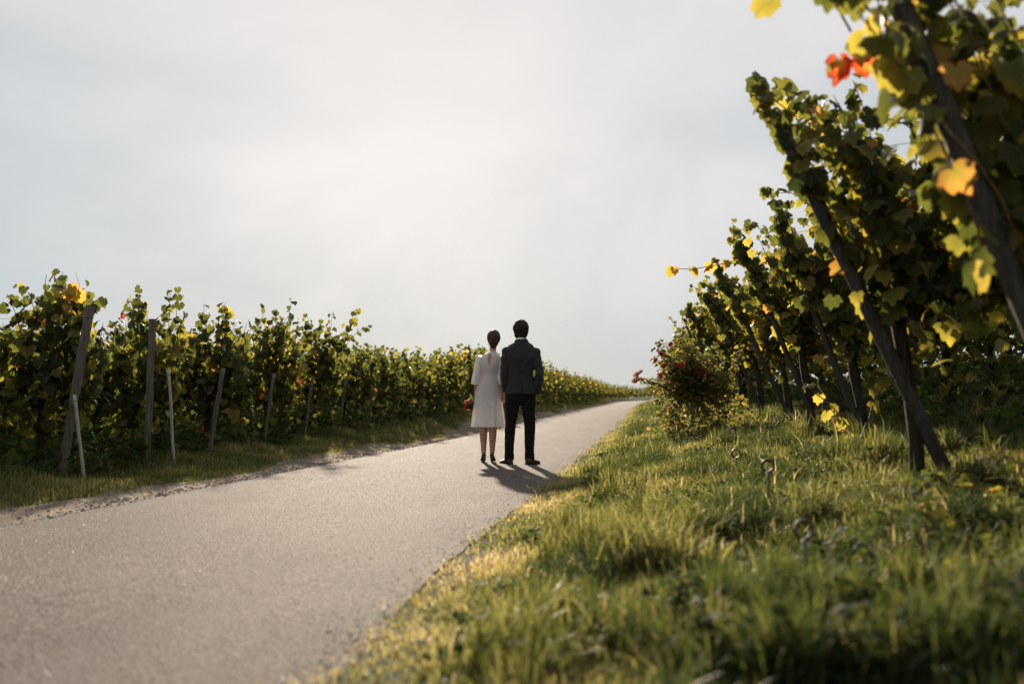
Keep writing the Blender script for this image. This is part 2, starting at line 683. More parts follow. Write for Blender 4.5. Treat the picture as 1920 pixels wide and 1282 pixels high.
surf(nt, nt.ramp(n1, [(0.3, (0.70, 0.69, 0.67)), (0.7, (0.80, 0.79, 0.78))]), 0.8, n1, 0.001, 0.4, 0.3)
M['cotton'] = m
m, nt = material('pale_stone')
n1 = noise(nt, coords(nt), 12.0, 4.0)
surf(nt, nt.ramp(n1, [(0.3, (0.11, 0.085, 0.068)), (0.7, (0.28, 0.235, 0.20))]), 0.9, n1, 0.004, 0.6, 0.3)
M['stone'] = m
m, nt = material('pale_grit')
n1 = noise(nt, coords(nt), 5.0, 4.0)
surf(nt, nt.ramp(n1, [(0.3, (0.15, 0.125, 0.11)), (0.7, (0.40, 0.35, 0.315))]), 0.5, None, spec=0.5)
M['grit'] = m
m, nt = material('eye_white')
n1 = noise(nt, coords(nt), 60.0, 2.0)
surf(nt, nt.ramp(n1, [(0.3, (0.10, 0.07, 0.05)), (0.6, (0.7, 0.68, 0.65))]), 0.2, None)
M['eye'] = m
m, nt = material('lip')
n1 = noise(nt, coords(nt), 60.0, 2.0)
surf(nt, nt.ramp(n1, [(0.3, (0.30, 0.10, 0.085)), (0.7, (0.38, 0.14, 0.12))]), 0.4, None)
M['lip'] = m

# ------------------------------------------------------------------ ground and road
s_pos = np.concatenate([np.arange(0, 1.4, 0.35), np.arange(1.4, 5.2, 0.09), np.arange(5.2, 12, 0.5), np.geomspace(12, 900, 22)])
s_ax = np.concatenate([-s_pos[::-1], s_pos[1:]])
t_ax = np.concatenate([np.arange(-30, -1, 1.0), np.arange(-1, 16, 0.11), np.arange(16, 34, 0.3), np.arange(34, 130, 1.2), np.geomspace(130, 880, 40)])
T, S = np.meshgrid(t_ax, s_ax, indexing='ij')
# keep the wide wings from folding over on the inside of the bend
S2 = np.where(T > 115, np.minimum(S, 120 + 0 * S), S)
X, Y = world_xy(T, S2)
Z = z_ground(T, S2)
far = sstep(60, 600, np.abs(S2))
Z = Z - far * 14.0 * (S2 < 0)
nt_, ns_ = T.shape
idx = np.arange(nt_ * ns_).reshape(nt_, ns_)
quads = np.stack([idx[:-1, :-1], idx[:-1, 1:], idx[1:, 1:], idx[1:, :-1]], -1).reshape(-1, 4)[:, ::-1]
g_me = np_mesh('ground', np.stack([X, Y, Z], -1).reshape(-1, 3), [quads], M['turf'])
ground = tag(link('ground', g_me), kind='structure')

t_r = np.concatenate([np.arange(-20, 0, 0.5), np.arange(0, 40, 0.12), np.arange(40, 400, 1.0)])
sl = -HALF + 0.07 * (fbm(t_r * 1.1, t_r * 0 + 3.3, 3) - 0.5) * 2
sr = HALF + 0.14 * (fbm(t_r * 0.9, t_r * 0 + 8.3, 4) - 0.5) * 2
fr_ = np.linspace(0, 1, 13)
S = sl[:, None] + (sr - sl)[:, None] * fr_[None, :]
T = np.repeat(t_r[:, None], 13, 1)
X, Y = world_xy(T, S)
Z = z_road(T) + 0.006 + 0.03 * (1 - (S / HALF) ** 2)
e = np.array([0, 12])
Z[:, e] -= 0.004
idx = np.arange(T.size).reshape(T.shape)
quads = np.stack([idx[:-1, :-1], idx[:-1, 1:], idx[1:, 1:], idx[1:, :-1]], -1).reshape(-1, 4)[:, ::-1]
road = tag(link('road', np_mesh('road', np.stack([X, Y, Z], -1).reshape(-1, 3), [quads], M['asphalt'])), kind='structure')


def z_top(t, s):
    """height of whatever one stands on"""
    if abs(s) < HALF:
        return float(z_road(t)) + 0.006 + 0.03 * (1 - (s / HALF) ** 2)
    return float(z_ground(t, s))


def dirt_w(t):
    t = np.asarray(t, dtype=float)
    return 0.24 + 0.95 * np.clip(fbm(t * 0.35 + 2.0, t * 0 + 21.0, 3) - 0.36, 0, 1) * 1.6


t_d = np.concatenate([np.arange(-10, 45, 0.15), np.arange(45, 140, 0.8)])
fr_ = np.linspace(0, 1, 8)
S = -(HALF - 0.10) - (dirt_w(t_d) + 0.10 + 0.10 * fbm(t_d * 4, t_d * 0 + 2, 2))[:, None] * fr_[None, :]
T = np.repeat(t_d[:, None], 8, 1)
X, Y = world_xy(T, S)
Z = np.maximum(z_ground(T, S), z_road(T) - 0.02) + 0.005 + 0.012 * (fbm(T * 9, S * 9, 3) - 0.5) * sstep(0.0, 0.2, -S - HALF)
Z[:, 0] -= 0.02
idx = np.arange(T.size).reshape(T.shape)
quads = np.stack([idx[:-1, :-1], idx[:-1, 1:], idx[1:, 1:], idx[1:, :-1]], -1).reshape(-1, 4)
tag(link('dirt_shoulder', np_mesh('dirt_shoulder', np.stack([X, Y, Z], -1).reshape(-1, 3), [quads], M['soil'])), kind='structure')

# ------------------------------------------------------------------ leaves and vines
LEAF_VEIN, LEAF_RIM = {}, {}


def leaf_template(kind):
    """outline fan round the petiole joint; tip along +y, upper side +z"""
    if kind == 0:
        pol = [(-163, .40), (-138, .58), (-112, .60), (-86, .76), (-66, .64), (-46, .76), (-33, .86), (-19, .76), (-8, .90), (0, 1.0)]
    elif kind == 1:
        pol = [(-158, .44), (-95, .74), (-66, .64), (-38, .84), (-18, .76), (0, 1.0)]
    else:
        pol = [(-140, .50), (-60, .72), (0, 1.0)]
    pts = [(math.sin(R(a)) * r * 0.95, math.cos(R(a)) * r * 0.9 ) for a, r in pol]
    pts = pts + [(-x, y) for x, y in reversed(pts[:-1])]
    if kind == 2:
        P = [(0, -.05)] + pts
    else:
        P = [(0, 0)] + pts
    V = np.array([(x, y, 0.0) for x, y in P])
    n = len(pts)
    rad_ = [r for a, r in pol]
    peak = [1.0 if (i == len(rad_) - 1 or (0 < i and rad_[i] > rad_[i - 1] and rad_[i] >= rad_[i + 1])) else 0.0 for i in range(len(rad_))]
    LEAF_VEIN[kind] = np.array([1.0] + peak + list(reversed(peak[:-1]))) if kind < 2 else np.zeros(n + 1)
    LEAF_RIM[kind] = np.array([0.0] + [1.0] * n)
    F = np.array([(0, i + 2, i + 1) for i in range(n - 1)])
    return V, F


def curl(V, a, b, c):
    """give a flat leaf its fold and droop"""
    V = V.copy()
    V[:, 2] = a * np.abs(V[:, 0]) - b * V[:, 1] ** 2 - c * V[:, 0] ** 2 + 0.05 * np.sin(9 * V[:, 0] + 7 * V[:, 1])
    return V


LEAF = [[(curl(V, 0.25 * rng.random(), 0.05 + 0.75 * rng.random(), -0.1 + 0.8 * rng.random()), F) for _ in range(6)]
        for V, F in (leaf_template(0), leaf_template(1), leaf_template(2))]


class Leaves:
    """a set of leaves: joint, tip and upper-side directions, length, tint, variant"""
    def __init__(self):
        self.p, self.tip, self.nor, self.size, self.tint = [], [], [], [], []

    def add(self, p, tip, nor, size, tint):
        self.p.append(p); self.tip.append(tip); self.nor.append(nor); self.size.append(size); self.tint.append(tint)

    def mats(self, sel=None):
        P, Tp, N, Sz = (np.array(a, dtype=float) for a in (self.p, self.tip, self.nor, self.size))
        if sel is not None:
            P, Tp, N, Sz = P[sel], Tp[sel], N[sel], Sz[sel]
        Tp /= np.linalg.norm(Tp, axis=1)[:, None]
        N = N - Tp * np.sum(N * Tp, 1)[:, None]
        N /= np.maximum(np.linalg.norm(N, axis=1), 1e-6)[:, None]
        Xa = np.cross(Tp, N)
        return P, np.stack([Xa, Tp, N], 2) * Sz[:, None, None]

    def mesh(self, name, mat, lod=0, sel=None):
        P, Mx = self.mats(sel)
        ti = np.array(self.tint)
        if sel is not None:
            ti = ti[sel]
        vs, fs, at, ve, ri = [], [], [], [], []
        base = 0
        n = len(P)
        var = np.arange(n) % 6
        for k in range(6):
            m_ = var == k
            if not m_.any():
                continue
            V, F = LEAF[lod][k]
            W = np.einsum('nij,vj->nvi', Mx[m_], V) + P[m_][:, None, :]
            c = len(W)
            vs.append(W.reshape(-1, 3))
            fs.append((F[None] + (np.arange(c) * len(V))[:, None, None] + base).reshape(-1, 3))
            at.append(np.repeat(ti[m_], len(V)))
            ve.append(np.tile(LEAF_VEIN[lod], c))
            ri.append(np.tile(LEAF_RIM[lod], c))
            base += c * len(V)
        return np_mesh(name, np.concatenate(vs), [np.concatenate(fs)], mat, {'tint': np.concatenate(at), 'vein': np.concatenate(ve), 'rim': np.concatenate(ri)}, smooth=True)


# single-leaf meshes shared by the leaves that are objects of their own
LEAF_ME = {}


def leaf_me(var, tint):
    b = min(int(tint * 12), 11)
    if (var, b) not in LEAF_ME:
        V, F = LEAF[0][var]
        LEAF_ME[var, b] = np_mesh('leaf', V, [F], M['leaf'], {'tint': np.full(len(V), (b + 0.5) / 12), 'vein': LEAF_VEIN[0], 'rim': LEAF_RIM[0]})
    return LEAF_ME[var, b]


def tint_pick(r, warm=0.0):
    x = r.random() ** (1.0)
    if x < 0.66 - warm:
        return r.uniform(0.05, 0.48)
    if x < 0.93 - warm * 0.6:
        return r.uniform(0.42, 0.68)
    if x < 0.992:
        return r.uniform(0.68, 0.88)
    return r.uniform(0.88, 1.0)


def unit(v):
    return v / max(np.linalg.norm(v), 1e-9)


def grow_vine(r, length=1.15, z0=0.9, ztop=2.1, lean=0.0, width=0.34, shoots=13, step=0.055, skirt=0.3, size=0.115, warm=0.0, tall=2, suckers=0, bare=0.12, trunk_x=0.0, corridor=None, crown=0.0):
    """local frame: +x runs along the row away from the road, y across it, z up.
    returns leaves, list of cane tubes, trunk tubes"""
    L = Leaves()
    canes, trunk = [], []
    # trunk, gnarled, with a fork near the wire
    pts, rad = [], []
    for i in range(9):
        f = i / 8
        pts.append((trunk_x + 0.02 * math.sin(5 * f + r.random()) - lean * 0.25 * max(0, f - .4), 0.03 * math.sin(7 * f + r.random() * 2), -0.12 + f * (z0 + 0.12)))
        rad.append((0.044 - 0.012 * f) * (1 + 0.35 * r.random()))
    trunk.append(tube(pts, rad, 9))
    tx, ty, tz = pts[-1]
    for d in (-1, 1):
        q = [(tx, ty, tz - 0.05)]
        for k in range(1, 5):
            q.append((tx + (d * length * 0.5 - tx) * k / 4, ty + 0.03 * r.uniform(-1, 1), tz + 0.05 * k / 4 + 0.03 * r.uniform(-1, 1)))
        trunk.append(tube(q, [0.024, 0.02, 0.017, 0.014, 0.010], 7))

    def leaf_at(p, f, side, s):
        ang = (math.pi / 2 if side > 0 else -math.pi / 2) + r.gauss(0, 0.75)
        o = np.array((math.cos(ang), math.sin(ang), 0.0))
        pet = o * r.uniform(0.03, 0.10) + np.array((0, 0, r.uniform(-0.03, 0.04)))
        tip = o * r.uniform(0.2, 0.9) + np.array((0, 0, -r.uniform(0.35, 1.0))) + np.array([r.gauss(0, .25) for _ in range(3)])
        nor = o * 0.8 + np.array((0, 0, 0.75)) + np.array([r.gauss(0, .38) for _ in range(3)])
        L.add(p + pet, tip, nor, s, tint_pick(r, warm))

    for i in range(shoots):
        f0 = (i + r.random()) / shoots
        x0 = (f0 - 0.5) * length
        p = np.array((x0, r.uniform(-.05, .05), z0 + r.uniform(-.05, .05)))
        top = ztop + crown * (math.exp(-((x0 + 0.18) / 0.26) ** 2) - 0.45) + r.gauss(0, 0.10) + (r.uniform(0.15, 0.45) if (lean < .2 or x0 > -.2 * length) and i % max(1, shoots // max(tall, 1)) == 1 and tall else 0)
        d = unit(np.array((r.gauss(0, .10) - lean, r.gauss(0, .14), 1.0)))
        line = [p.copy()]
        k = 0
        n_max = int((top - z0) / step * 1.25)
        side = 1
        droop = r.random() < 0.35
        while p[2] < top and k < n_max:
            f = (p[2] - z0) / max(top - z0, .1)
            d = unit(d + np.array((r.gauss(0, .05), r.gauss(0, .07) - 0.10 * p[1], 0.0)) + (np.array((0, 0.05 * side, -0.12)) if droop and f > .75 else 0))
            p = p + d * step
            line.append(p.copy())
            k += 1
            side = -side
            if r.random() > bare:
                leaf_at(p, f, side, size * (1.12 - 0.45 * f ** 2) * r.uniform(.65, 1.2))
            # side shoots fill the body of the row
            if f < 0.85 and r.random() < 0.52:
                q = p + np.array((r.gauss(0, .07), side * r.uniform(.03, width * .6), r.uniform(-.08, .06)))
                leaf_at(q, f, side, size * r.uniform(.45, 1.0))
        line = line[::3] + [line[-1]]
        m_ = len(line)
        if m_ > 2:
            canes.append(tube(line, [0.0065 * (1 - 0.65 * a / m_) for a in range(m_)], 5, cap=False))
    # hanging skirt below the wire
    for i in range(int(skirt * 260)):
        z = z0 + 0.1 - abs(r.gauss(0, skirt))
        if z < 0.12:
            continue
        side = 1 if r.random() < .5 else -1
        leaf_at(np.array((r.uniform(-.5, .5) * length - lean * (z - z0) * 0.5, side * r.uniform(.0, width * .55), z)), 0, side, size * r.uniform(.6, 1.05))
    for i in range(suckers):
        p = np.array((trunk_x + r.uniform(-.12, .02), r.uniform(-.08, .08), 0.05))
        line = [p.copy()]
        d = unit(np.array((-0.25 + r.gauss(0, .2), r.gauss(0, .2), 1)))
        for k in range(11):
            d = unit(d + np.array((r.gauss(0, .12), r.gauss(0, .12), 0)))
            p = p + d * 0.075
            line.append(p.copy())
            leaf_at(p, 0.5, 1 if k % 2 else -1, size * r.uniform(.6, .9))
            L.tint[-1] = r.uniform(0.62, 0.80)
        canes.append(tube(line, [0.006] * len(line), 5, cap=False))
    if corridor:
        # keep the post in front of the leaves on the side it is tied to
        keep = []
        for i, p in enumerate(L.p):
            dxp = p[0] - (corridor[0] - corridor[1] * p[2])
            keep.append(not (abs(dxp) < 0.085 and p[1] < 0.06 and r.random() < (0.95 if p[2] < 1.1 else (0.38 if p[2] < 1.6 else 0.1) * corridor[2])))
        for nm_ in ('p', 'tip', 'nor', 'size', 'tint'):
            setattr(L, nm_, [v_ for v_, q_ in zip(getattr(L, nm_), keep) if q_])
    return L, canes, trunk


ORD = ['nearest', 'second', 'third', 'fourth', 'fifth', 'sixth', 'seventh', 'eighth', 'ninth', 'tenth', 'eleventh', 'twelfth', 'thirteenth', 'fourteenth']
CAM = np.array((0, 0, CAM_Z))


def add_cane(L, canes, pts, tints, size, r, every=1):
    """one long cane given by local points with leaves along it"""
    canes.append(tube(pts, [0.006 - 0.003 * i / len(pts) for i in range(len(pts))], 5, cap=False))
    k = 0
    for i in range(1, len(pts), every):
        for side in (1, -1):
            o = np.array((r.gauss(0, .6), side, r.gauss(0, .3)))
            tip = unit(o) * .6 + np.array((0, 0, -.9)) + np.array([r.gauss(0, .3) for _ in range(3)])
            L.add(np.array(pts[i]) + unit(o) * 0.03, tip, o * .9 + np.array((0, 0, .5)), size * r.uniform(.7, 1.1), tints[k % len(tints)])
            k += 1


def hero_vine(name, loc, rz, label, group, n_leaf, r, extra=None, lod=0, **kw):
    """vine whose most visible leaves are objects of their own"""
    L, canes, trunk = grow_vine(r, **kw)
    if extra:
        extra(L, canes, r)
    root = tag(empty(name, loc, rz), label, 'grapevine', group)
    link('trunk', py_mesh('trunk', trunk, M['bark']), root)
    tag(link('cane_growth', py_mesh('cane_growth', canes, M['cane']), root), kind='stuff')
    P, Mx = L.mats()
    mw = np.array(Matrix.Translation(loc) @ Matrix.Rotation(rz, 4, 'Z'))
    W = P @ mw[:3, :3].T + mw[:3, 3]
    d = np.linalg.norm(W - CAM, axis=1)
    px = 1867 * W[:, 0] / np.maximum(W[:, 1], .1)
    py = 1867 * (W[:, 2] - CAM_Z) / np.maximum(W[:, 1], .1)
    inside = (np.abs(px) < 990) & (py < 790)
    fx = 0.5 * d - 1.2 * np.array(L.size) * 10 * 0.25 + np.where(inside, 0, 50)
    fx = fx + 0.5 * (W[:, 0] if loc[0] > 0 else -W[:, 0])
    order = np.argsort(fx)
    order = [i for i in order if inside[i]][:n_leaf]
    mask = np.ones(len(P), bool)
    mask[order] = False
    tag(link('foliage', L.mesh('foliage', M['leaf'], lod, mask), root), kind='stuff')
    for i in order:
        o = link('leaf', leaf_me(i % 6, L.tint[i]), root)
        m4 = Matrix([list(Mx[i][k]) + [P[i][k]] for k in range(3)] + [[0, 0, 0, 1]])
        o.matrix_local = m4
    return root


def build_variant(seed, lod, **kw):
    r = random.Random(seed)
    L, canes, trunk = grow_vine(r, **kw)
    return (L.mesh('foliage', M['leaf'], lod), py_mesh('cane_growth', canes, M['cane']), py_mesh('trunk', trunk, M['bark']))


def plain_vine(var, loc, rz, label, group, scale=(1, 1, 1)):
    root = tag(empty('grapevine', loc, rz), label, 'grapevine', group)
    root.scale = scale
    link('trunk', var[2], root)
    tag(link('cane_growth', var[1], root), kind='stuff')
    tag(link('foliage', var[0], root), kind='stuff')
    return root


def post_mesh(base, top, r0=0.045, square=False, seed=0):
    rr = random.Random(seed)
    base, top = Vector(base), Vector(top)
    n = 7
    pts = [base.lerp(top, i / n) + Vector((rr.uniform(-.004, .004), rr.uniform(-.004, .004), 0)) for i in range(n + 1)]
    pts[0] = base + (base - top).normalized() * 0.25
    v, f = tube(pts, [r0 * rr.uniform(.94, 1.05) for _ in pts], 4 if square else 10)
    return v, f


def lean_post(x, y, tx, tz, label, group, r0=0.045, mat='wood', ty=None, name='vineyard_post', square=False, z=None):
    bz = gz(x, y) if z is None else z
    root = tag(empty(name, (x, y, bz)), label, 'post', group)
    top = Vector((tx - x, (ty - y) if ty is not None else 0, tz - bz))
    link('shaft', py_mesh('shaft', [post_mesh((0, 0, 0), top, r0, square, int(abs(x * 1000)))], M[mat], smooth=not square), root)
    # staple with a turn of wire near the head
    ring = [top * 0.93 + Vector((math.cos(a) * r0 * 1.15, math.sin(a) * r0 * 1.15, 0)) for a in np.linspace(0, 2 * math.pi, 13)]
    link('wire_tie', py_mesh('wire_tie', [tube(ring, [0.003] * 13, 5, cap=False)], M['steel']), root)
    return root


# ---- right-hand rows: (post base x, y), (post top x, z)
RZ_R = -A0
RZ_L = math.pi - A0
nrm = np.array((math.cos(A0), -math.sin(A0)))     # to the right of the road
rows_r = [(2.25, 3.70, 1.42, 2.46), (2.58, 5.90, 1.63, 2.43), (3.07, 8.50, 2.28, 2.42), (3.26, 10.6, 2.50, 2.42),
          (3.71, 13.0, 2.79, 2.43), (3.97, 15.5, 3.10, 2.46), (4.24, 18.0, 3.25, 2.46), (4.55, 20.4, 3.65, 2.5), (4.88, 22.8, 4.0, 2.55)]
var_r = [build_variant(900 + k, 1, length=1.25, z0=0.9, ztop=2.15, shoots=22, skirt=0.5, size=0.115, tall=3, warm=0.0) for k in range(4)]
GR_R = 'grapevines in the rows on the right bank'
for k, (x, y, tx, tz) in enumerate(rows_r):
    lab_row = ORD[k] + ' row on the right bank'
    lean_post(x, y, tx, tz, 'weathered grey end post leaning towards the road at the ' + lab_row, 'leaning end posts on the right bank',
              0.044 if k < 2 else 0.030, mat='dark_wood')
    bz = gz(x, y)
    lean = (x - tx) / (tz - bz)
    nv = [4, 4, 4, 4, 4, 4, 4, 4, 4][k]
    for j in range(nv):
        off = (0.10 if k < 2 else 0.20) + 1.12 * j
        px, py = x + nrm[0] * off, y + nrm[1] * off
        r = random.Random(100 * k + j)
        loc = (px, py, gz(px, py))
        if j == 0:
            lab = 'yellow-green end vine under the leaning post of the ' + lab_row
            if k == 0:
                def ext(L, canes, r):
                    # canes reaching out over the road, two with red autumn leaves
                    add_cane(L, canes, [(-.72, .05, 1.92), (-.86, .02, 1.88), (-.98, -.02, 1.85), (-1.10, -.04, 1.83)], [0.97, 0.99, 0.94, 0.98, 0.955, 0.995], 0.085, r)
                    add_cane(L, canes, [(-1.01, .1, 2.0), (-1.11, .1, 2.2), (-1.21, .12, 2.36), (-1.32, .12, 2.42), (-1.41, .1, 2.36)], [0.5, 0.62, 0.45], 0.12, r)
                    add_cane(L, canes, [(-0.88, -.1, 1.9), (-1.06, -.12, 2.08), (-1.18, -.15, 2.28), (-1.26, -.15, 2.38)], [0.55, 0.66, 0.6], 0.13, r)
            elif k == 1:
                def ext(L, canes, r):
                    add_cane(L, canes, [(-.82, 0, 1.95), (-.90, -.02, 2.08), (-.99, -.03, 2.18), (-1.09, -.04, 2.26), (-1.16, -.03, 2.30)], [0.6, 0.72, 0.5, 0.8], 0.068, r)
            elif k == 3:
                def ext(L, canes, r):
                    # a long cane hanging out towards the road
                    add_cane(L, canes, [(-0.86, 0, 1.9), (-1.11, 0, 1.84), (-1.31, -.02, 1.80), (-1.51, -.02, 1.77), (-1.71, -.02, 1.78)], [0.7, 0.86, 0.78, 0.95, 0.82, 0.8], 0.10, r)
            else:
                ext = None
            if k >= 1:
                def ext(L, canes, r, base_ext=ext, k=k, lean=lean):
                    # shoots trained round the leaning post hide its upper part
                    if base_ext:
                        base_ext(L, canes, r)
                    o_ = 0.10 if k < 2 else 0.20
                    for q in range(2 if k == 1 else 4):
                        za = r.uniform(1.15, 1.5) if k > 1 else r.uniform(1.4, 1.7)
                        pts = [(-o_ - lean * z + r.gauss(0, .045), -.07 - r.uniform(0, .06), z) for z in np.linspace(za, za + r.uniform(.5, .85), 9)]
                        add_cane(L, canes, pts, [r.uniform(.15, .72) for _ in range(9)], 0.105, r)
            if k < 7:
                hero_vine('grapevine', loc, RZ_R, lab, GR_R, [280, 298, 280, 220, 180, 130, 90][k], r, ext, 0 if k < 4 else 1,
                          length=1.15, z0=1.0, ztop=2.15 if k < 2 else 2.0, lean=lean * 0.95, shoots=23, skirt=0.18, size=0.110 if k < 3 else 0.104, step=.05,
                          tall=4, warm=0.24, suckers=2 if k == 2 else 0, trunk_x=-0.30, corridor=(-0.10 if k < 2 else -0.20, lean, (2.2, 1.0)[k] if k < 2 else 0))  # higher warm share paints the sunlit look of the outer leaves into their tint
                continue
            plain_vine(var_r[(k + j) % 4], loc, RZ_R, lab, GR_R)
        elif k < 3 and j == 1:
            hero_vine('grapevine', loc, RZ_R, 'vine just behind the end vine of the ' + lab_row, GR_R, [160, 120, 80][k], r, None, 0,
                      length=1.2, z0=1.0, ztop=2.15, lean=0.12, shoots=20, skirt=0.3, size=0.12, tall=3, warm=0.03)
        else:
            lab = (['', 'vine just behind the end vine of the ', 'third vine from the road in the ', 'innermost vine deep in the shade of the '][j]) + lab_row
            plain_vine(var_r[(k * 3 + j) % 4], loc, RZ_R, lab, GR_R, (1, random.choice((-1, 1)), random.uniform(.95, 1.08)))
# more rows beyond the rose, seen only between its twigs
for k in range(14):
    t = 25.5 + k * 2.4
    for j in range(2):
        p = gpt(t, HALF + 2.6 + 1.15 * j)
        plain_vine(var_r[(k + j) % 4], p, RZ_R, 'vine in the far rows of the right bank behind the rose bush', 'far vines behind the rose bush', (1, 1, random.uniform(.95, 1.05)))

# ---- left-hand rows
def left_row(Yv):
    """row-end position on the left for a given depth"""
    return -4.72 + 0.160 * (Yv - 10.4)


GR_L = 'grapevines in the rows left of the road'
var_l = [build_variant(300 + k, 1, length=1.25, z0=0.70, ztop=1.66, shoots=18, skirt=0.50, size=0.118, tall=[1, 0, 0, 0, 1, 0][k], warm=-0.02, width=.42, crown=[.4, .3, .45, .2, .4, .35][k]) for k in range(6)]
depth_l = [8.4, 10.5, 12.35, 14.3, 16.35, 18.2, 20.2, 22.3, 24.5, 26.7, 28.9, 31.0]
hts = [1.02, 1.0, 0.97, 0.93, 1.02, 1.0, 1.0, 1.04, 1.02, 1.0, 1.06, 1.0]
for k, Yv in enumerate(depth_l):
    x = left_row(Yv)
    lab_row = ORD[k] + ' row left of the road'
    for j in range(5 if k < 6 else 3):
        off = 0.28 + 1.15 * j
        px, py = x - nrm[0] * off, Yv - nrm[1] * off
        loc = (px, py, gz(px, py))
        r = random.Random(5000 + 100 * k + j)
        if j == 0 and 1 <= k <= 5:
            def ext(L, canes, r, k=k):
                if k == 1:
                    add_cane(L, canes, [(-.2, 0, 1.6), (-.22, .02, 1.75), (-.26, .03, 1.88), (-.34, .03, 1.95), (-.4, .03, 1.88)], [0.4, 0.6, 0.85, 0.93, 0.9], 0.12, r)
                if k == 2:
                    add_cane(L, canes, [(-.1, 0, 1.6), (-.1, .02, 1.75), (-.08, .03, 1.88), (-.03, .03, 1.98)], [0.45, 0.6], 0.11, r)
            hero_vine('grapevine', loc, RZ_L, 'green end vine facing the road in the ' + lab_row, GR_L, [0, 150, 150, 120, 90, 80][k], r, ext, 0 if k < 4 else 1,
                      length=1.1, z0=0.72, ztop=1.84 * hts[k], shoots=18, skirt=0.5, size=0.115, tall=1, warm=0.02, width=.42, crown=0.42)
        else:
            w_ = ['green end vine facing the road in the ', 'vine just behind the end vine of the ', 'third vine from the road in the ', 'fourth vine from the road in the ', 'innermost shaded vine of the '][j]
            plain_vine(var_l[(k * 5 + j) % 6], loc, RZ_L, w_ + lab_row, GR_L, (1, random.choice((-1, 1)), hts[k] * random.uniform(.86, .95)))

# rows running on to where the road bends: one small mesh each
far_me = []
for k in range(5):
    r = random.Random(700 + k)
    L, canes, trunk = grow_vine(r, length=1.3, z0=0.7, ztop=1.85, shoots=10, step=.09, skirt=0.4, size=0.17, tall=1 + k % 3, width=.5)
    far_me.append((L.mesh('foliage', M['leaf'], 2), py_mesh('trunk', trunk[:1], M['bark'])))
t = 33.0
k = 0
while t < 300:
    off = 1.62 - 0.25 * sstep(30, 60, t)
    for j in range(2 if t < 110 else 1):
        p = gpt(t, -HALF - float(off) - 0.15 - 1.2 * j)
        o = empty('grapevine', p)
        fm = far_me[(k * 2 + j) % 5]
        tag(link('foliage', fm[0], o), kind='stuff')
        link('trunk', fm[1], o)
        h = float(np.interp(t, ts, head))
        o.rotation_euler = (0, 0, math.pi - h)
        o.scale = (1, 1, random.uniform(.94, 1.12))
        tag(o, 'small distant vine in the left rows running on towards the bend', 'grapevine', 'distant vines along the left of the road')
    k += 1
    t += 2.05 if t < 120 else 2.6

# posts and stakes on the left
GP = 'vineyard posts and stakes left of the road'


def on_line(px, Yv):
    return (px - 960) / 1867 * Yv


def left_post(px, py_base, tpx, tpy, Yv, label, r0, mat='wood', square=False):
    x, tx = on_line(px, Yv), on_line(tpx, Yv)
    tz = CAM_Z + (752 - tpy) / 1867 * Yv
    lean_post(x, Yv, tx, tz, label, GP, r0, mat, name='vineyard_post' if r0 > .03 else 'vine_stake', square=square)


left_post(118, 872, 166, 572, 10.2, 'thick grey post leaning right, leftmost of the left side posts', 0.05, square=True)
left_post(279, 850, 284, 598, 11.9, 'upright square grey post rising above the third left row', 0.045, square=True)
left_post(164, 866, 140, 740, 9.9, 'thin pale stake beside the thick leaning post', 0.017, 'stake')
left_post(330, 848, 316, 690, 11.7, 'thin pale stake right of the upright square post', 0.018, 'stake')
left_post(394, 832, 418, 690, 13.0, 'grey post leaning right in front of the fourth left row', 0.030)
left_post(497, 812, 514, 700, 15.5, 'slim grey post leaning right in front of the fifth left row', 0.026)
left_post(572, 803, 586, 705, 17.2, 'slim grey post leaning right in front of the sixth left row', 0.026)
left_post(636, 797, 650, 705, 19.0, 'slim grey post leaning right in front of the seventh left row', 0.026)
left_post(688, 793, 701, 705, 21.2, 'slim grey post leaning right in front of the eighth left row', 0.026)
left_post(676, 785, 668, 700, 20.6, 'thin pale stake between the seventh and eighth left rows', 0.018, 'stake')
left_post(718, 788, 722, 680, 23.0, 'thin upright stake in front of the ninth left row', 0.020, 'stake')
left_post(770, 785, 776, 690, 25.0, 'thin upright stake in front of the tenth left row', 0.020, 'stake')

# trellis wires of the nearest rows
def wire(a, b, label, group):
    a, b = Vector(a), Vector(b)
    pts = [a.lerp(b, i / 6) + Vector((0, 0, -0.02 * math.sin(math.pi * i / 6))) - a for i in range(7)]
    o = link('trellis_wire', py_mesh('trellis_wire', [tube(pts, [0.0018] * 7, 5, cap=False)], M['steel']), None, a)
    tag(o, label, 'wire', group)


for k, (x, y, tx, tz) in enumerate(rows_r[:5]):
    for q, (f, nm) in enumerate(((0.52, 'lower'), (0.92, 'upper'))):
        bz = gz(x, y)
        ax = x + (tx - x) * f
        az = bz + (tz - bz) * f
        e_ = (x + nrm[0] * 4, y + nrm[1] * 4)
        wire((ax, y, az), (e_[0], e_[1], gz(*e_) + (az - bz)), nm + ' trellis wire of the ' + ORD[k] + ' row on the right bank', 'trellis wires of the right rows')
for k in (1, 2, 3):
    Yv = depth_l[k]
    x = left_row(Yv)
    e_ = (x - nrm[0] * 5, Yv - nrm[1] * 5)
    wire((x + .15, Yv, gz(x, Yv) + 1.62), (e_[0], e_[1], gz(*e_) + 1.62), 'trellis wire through the vines of the ' + ORD[k] + ' row left of the road', 'trellis wires of the left rows')

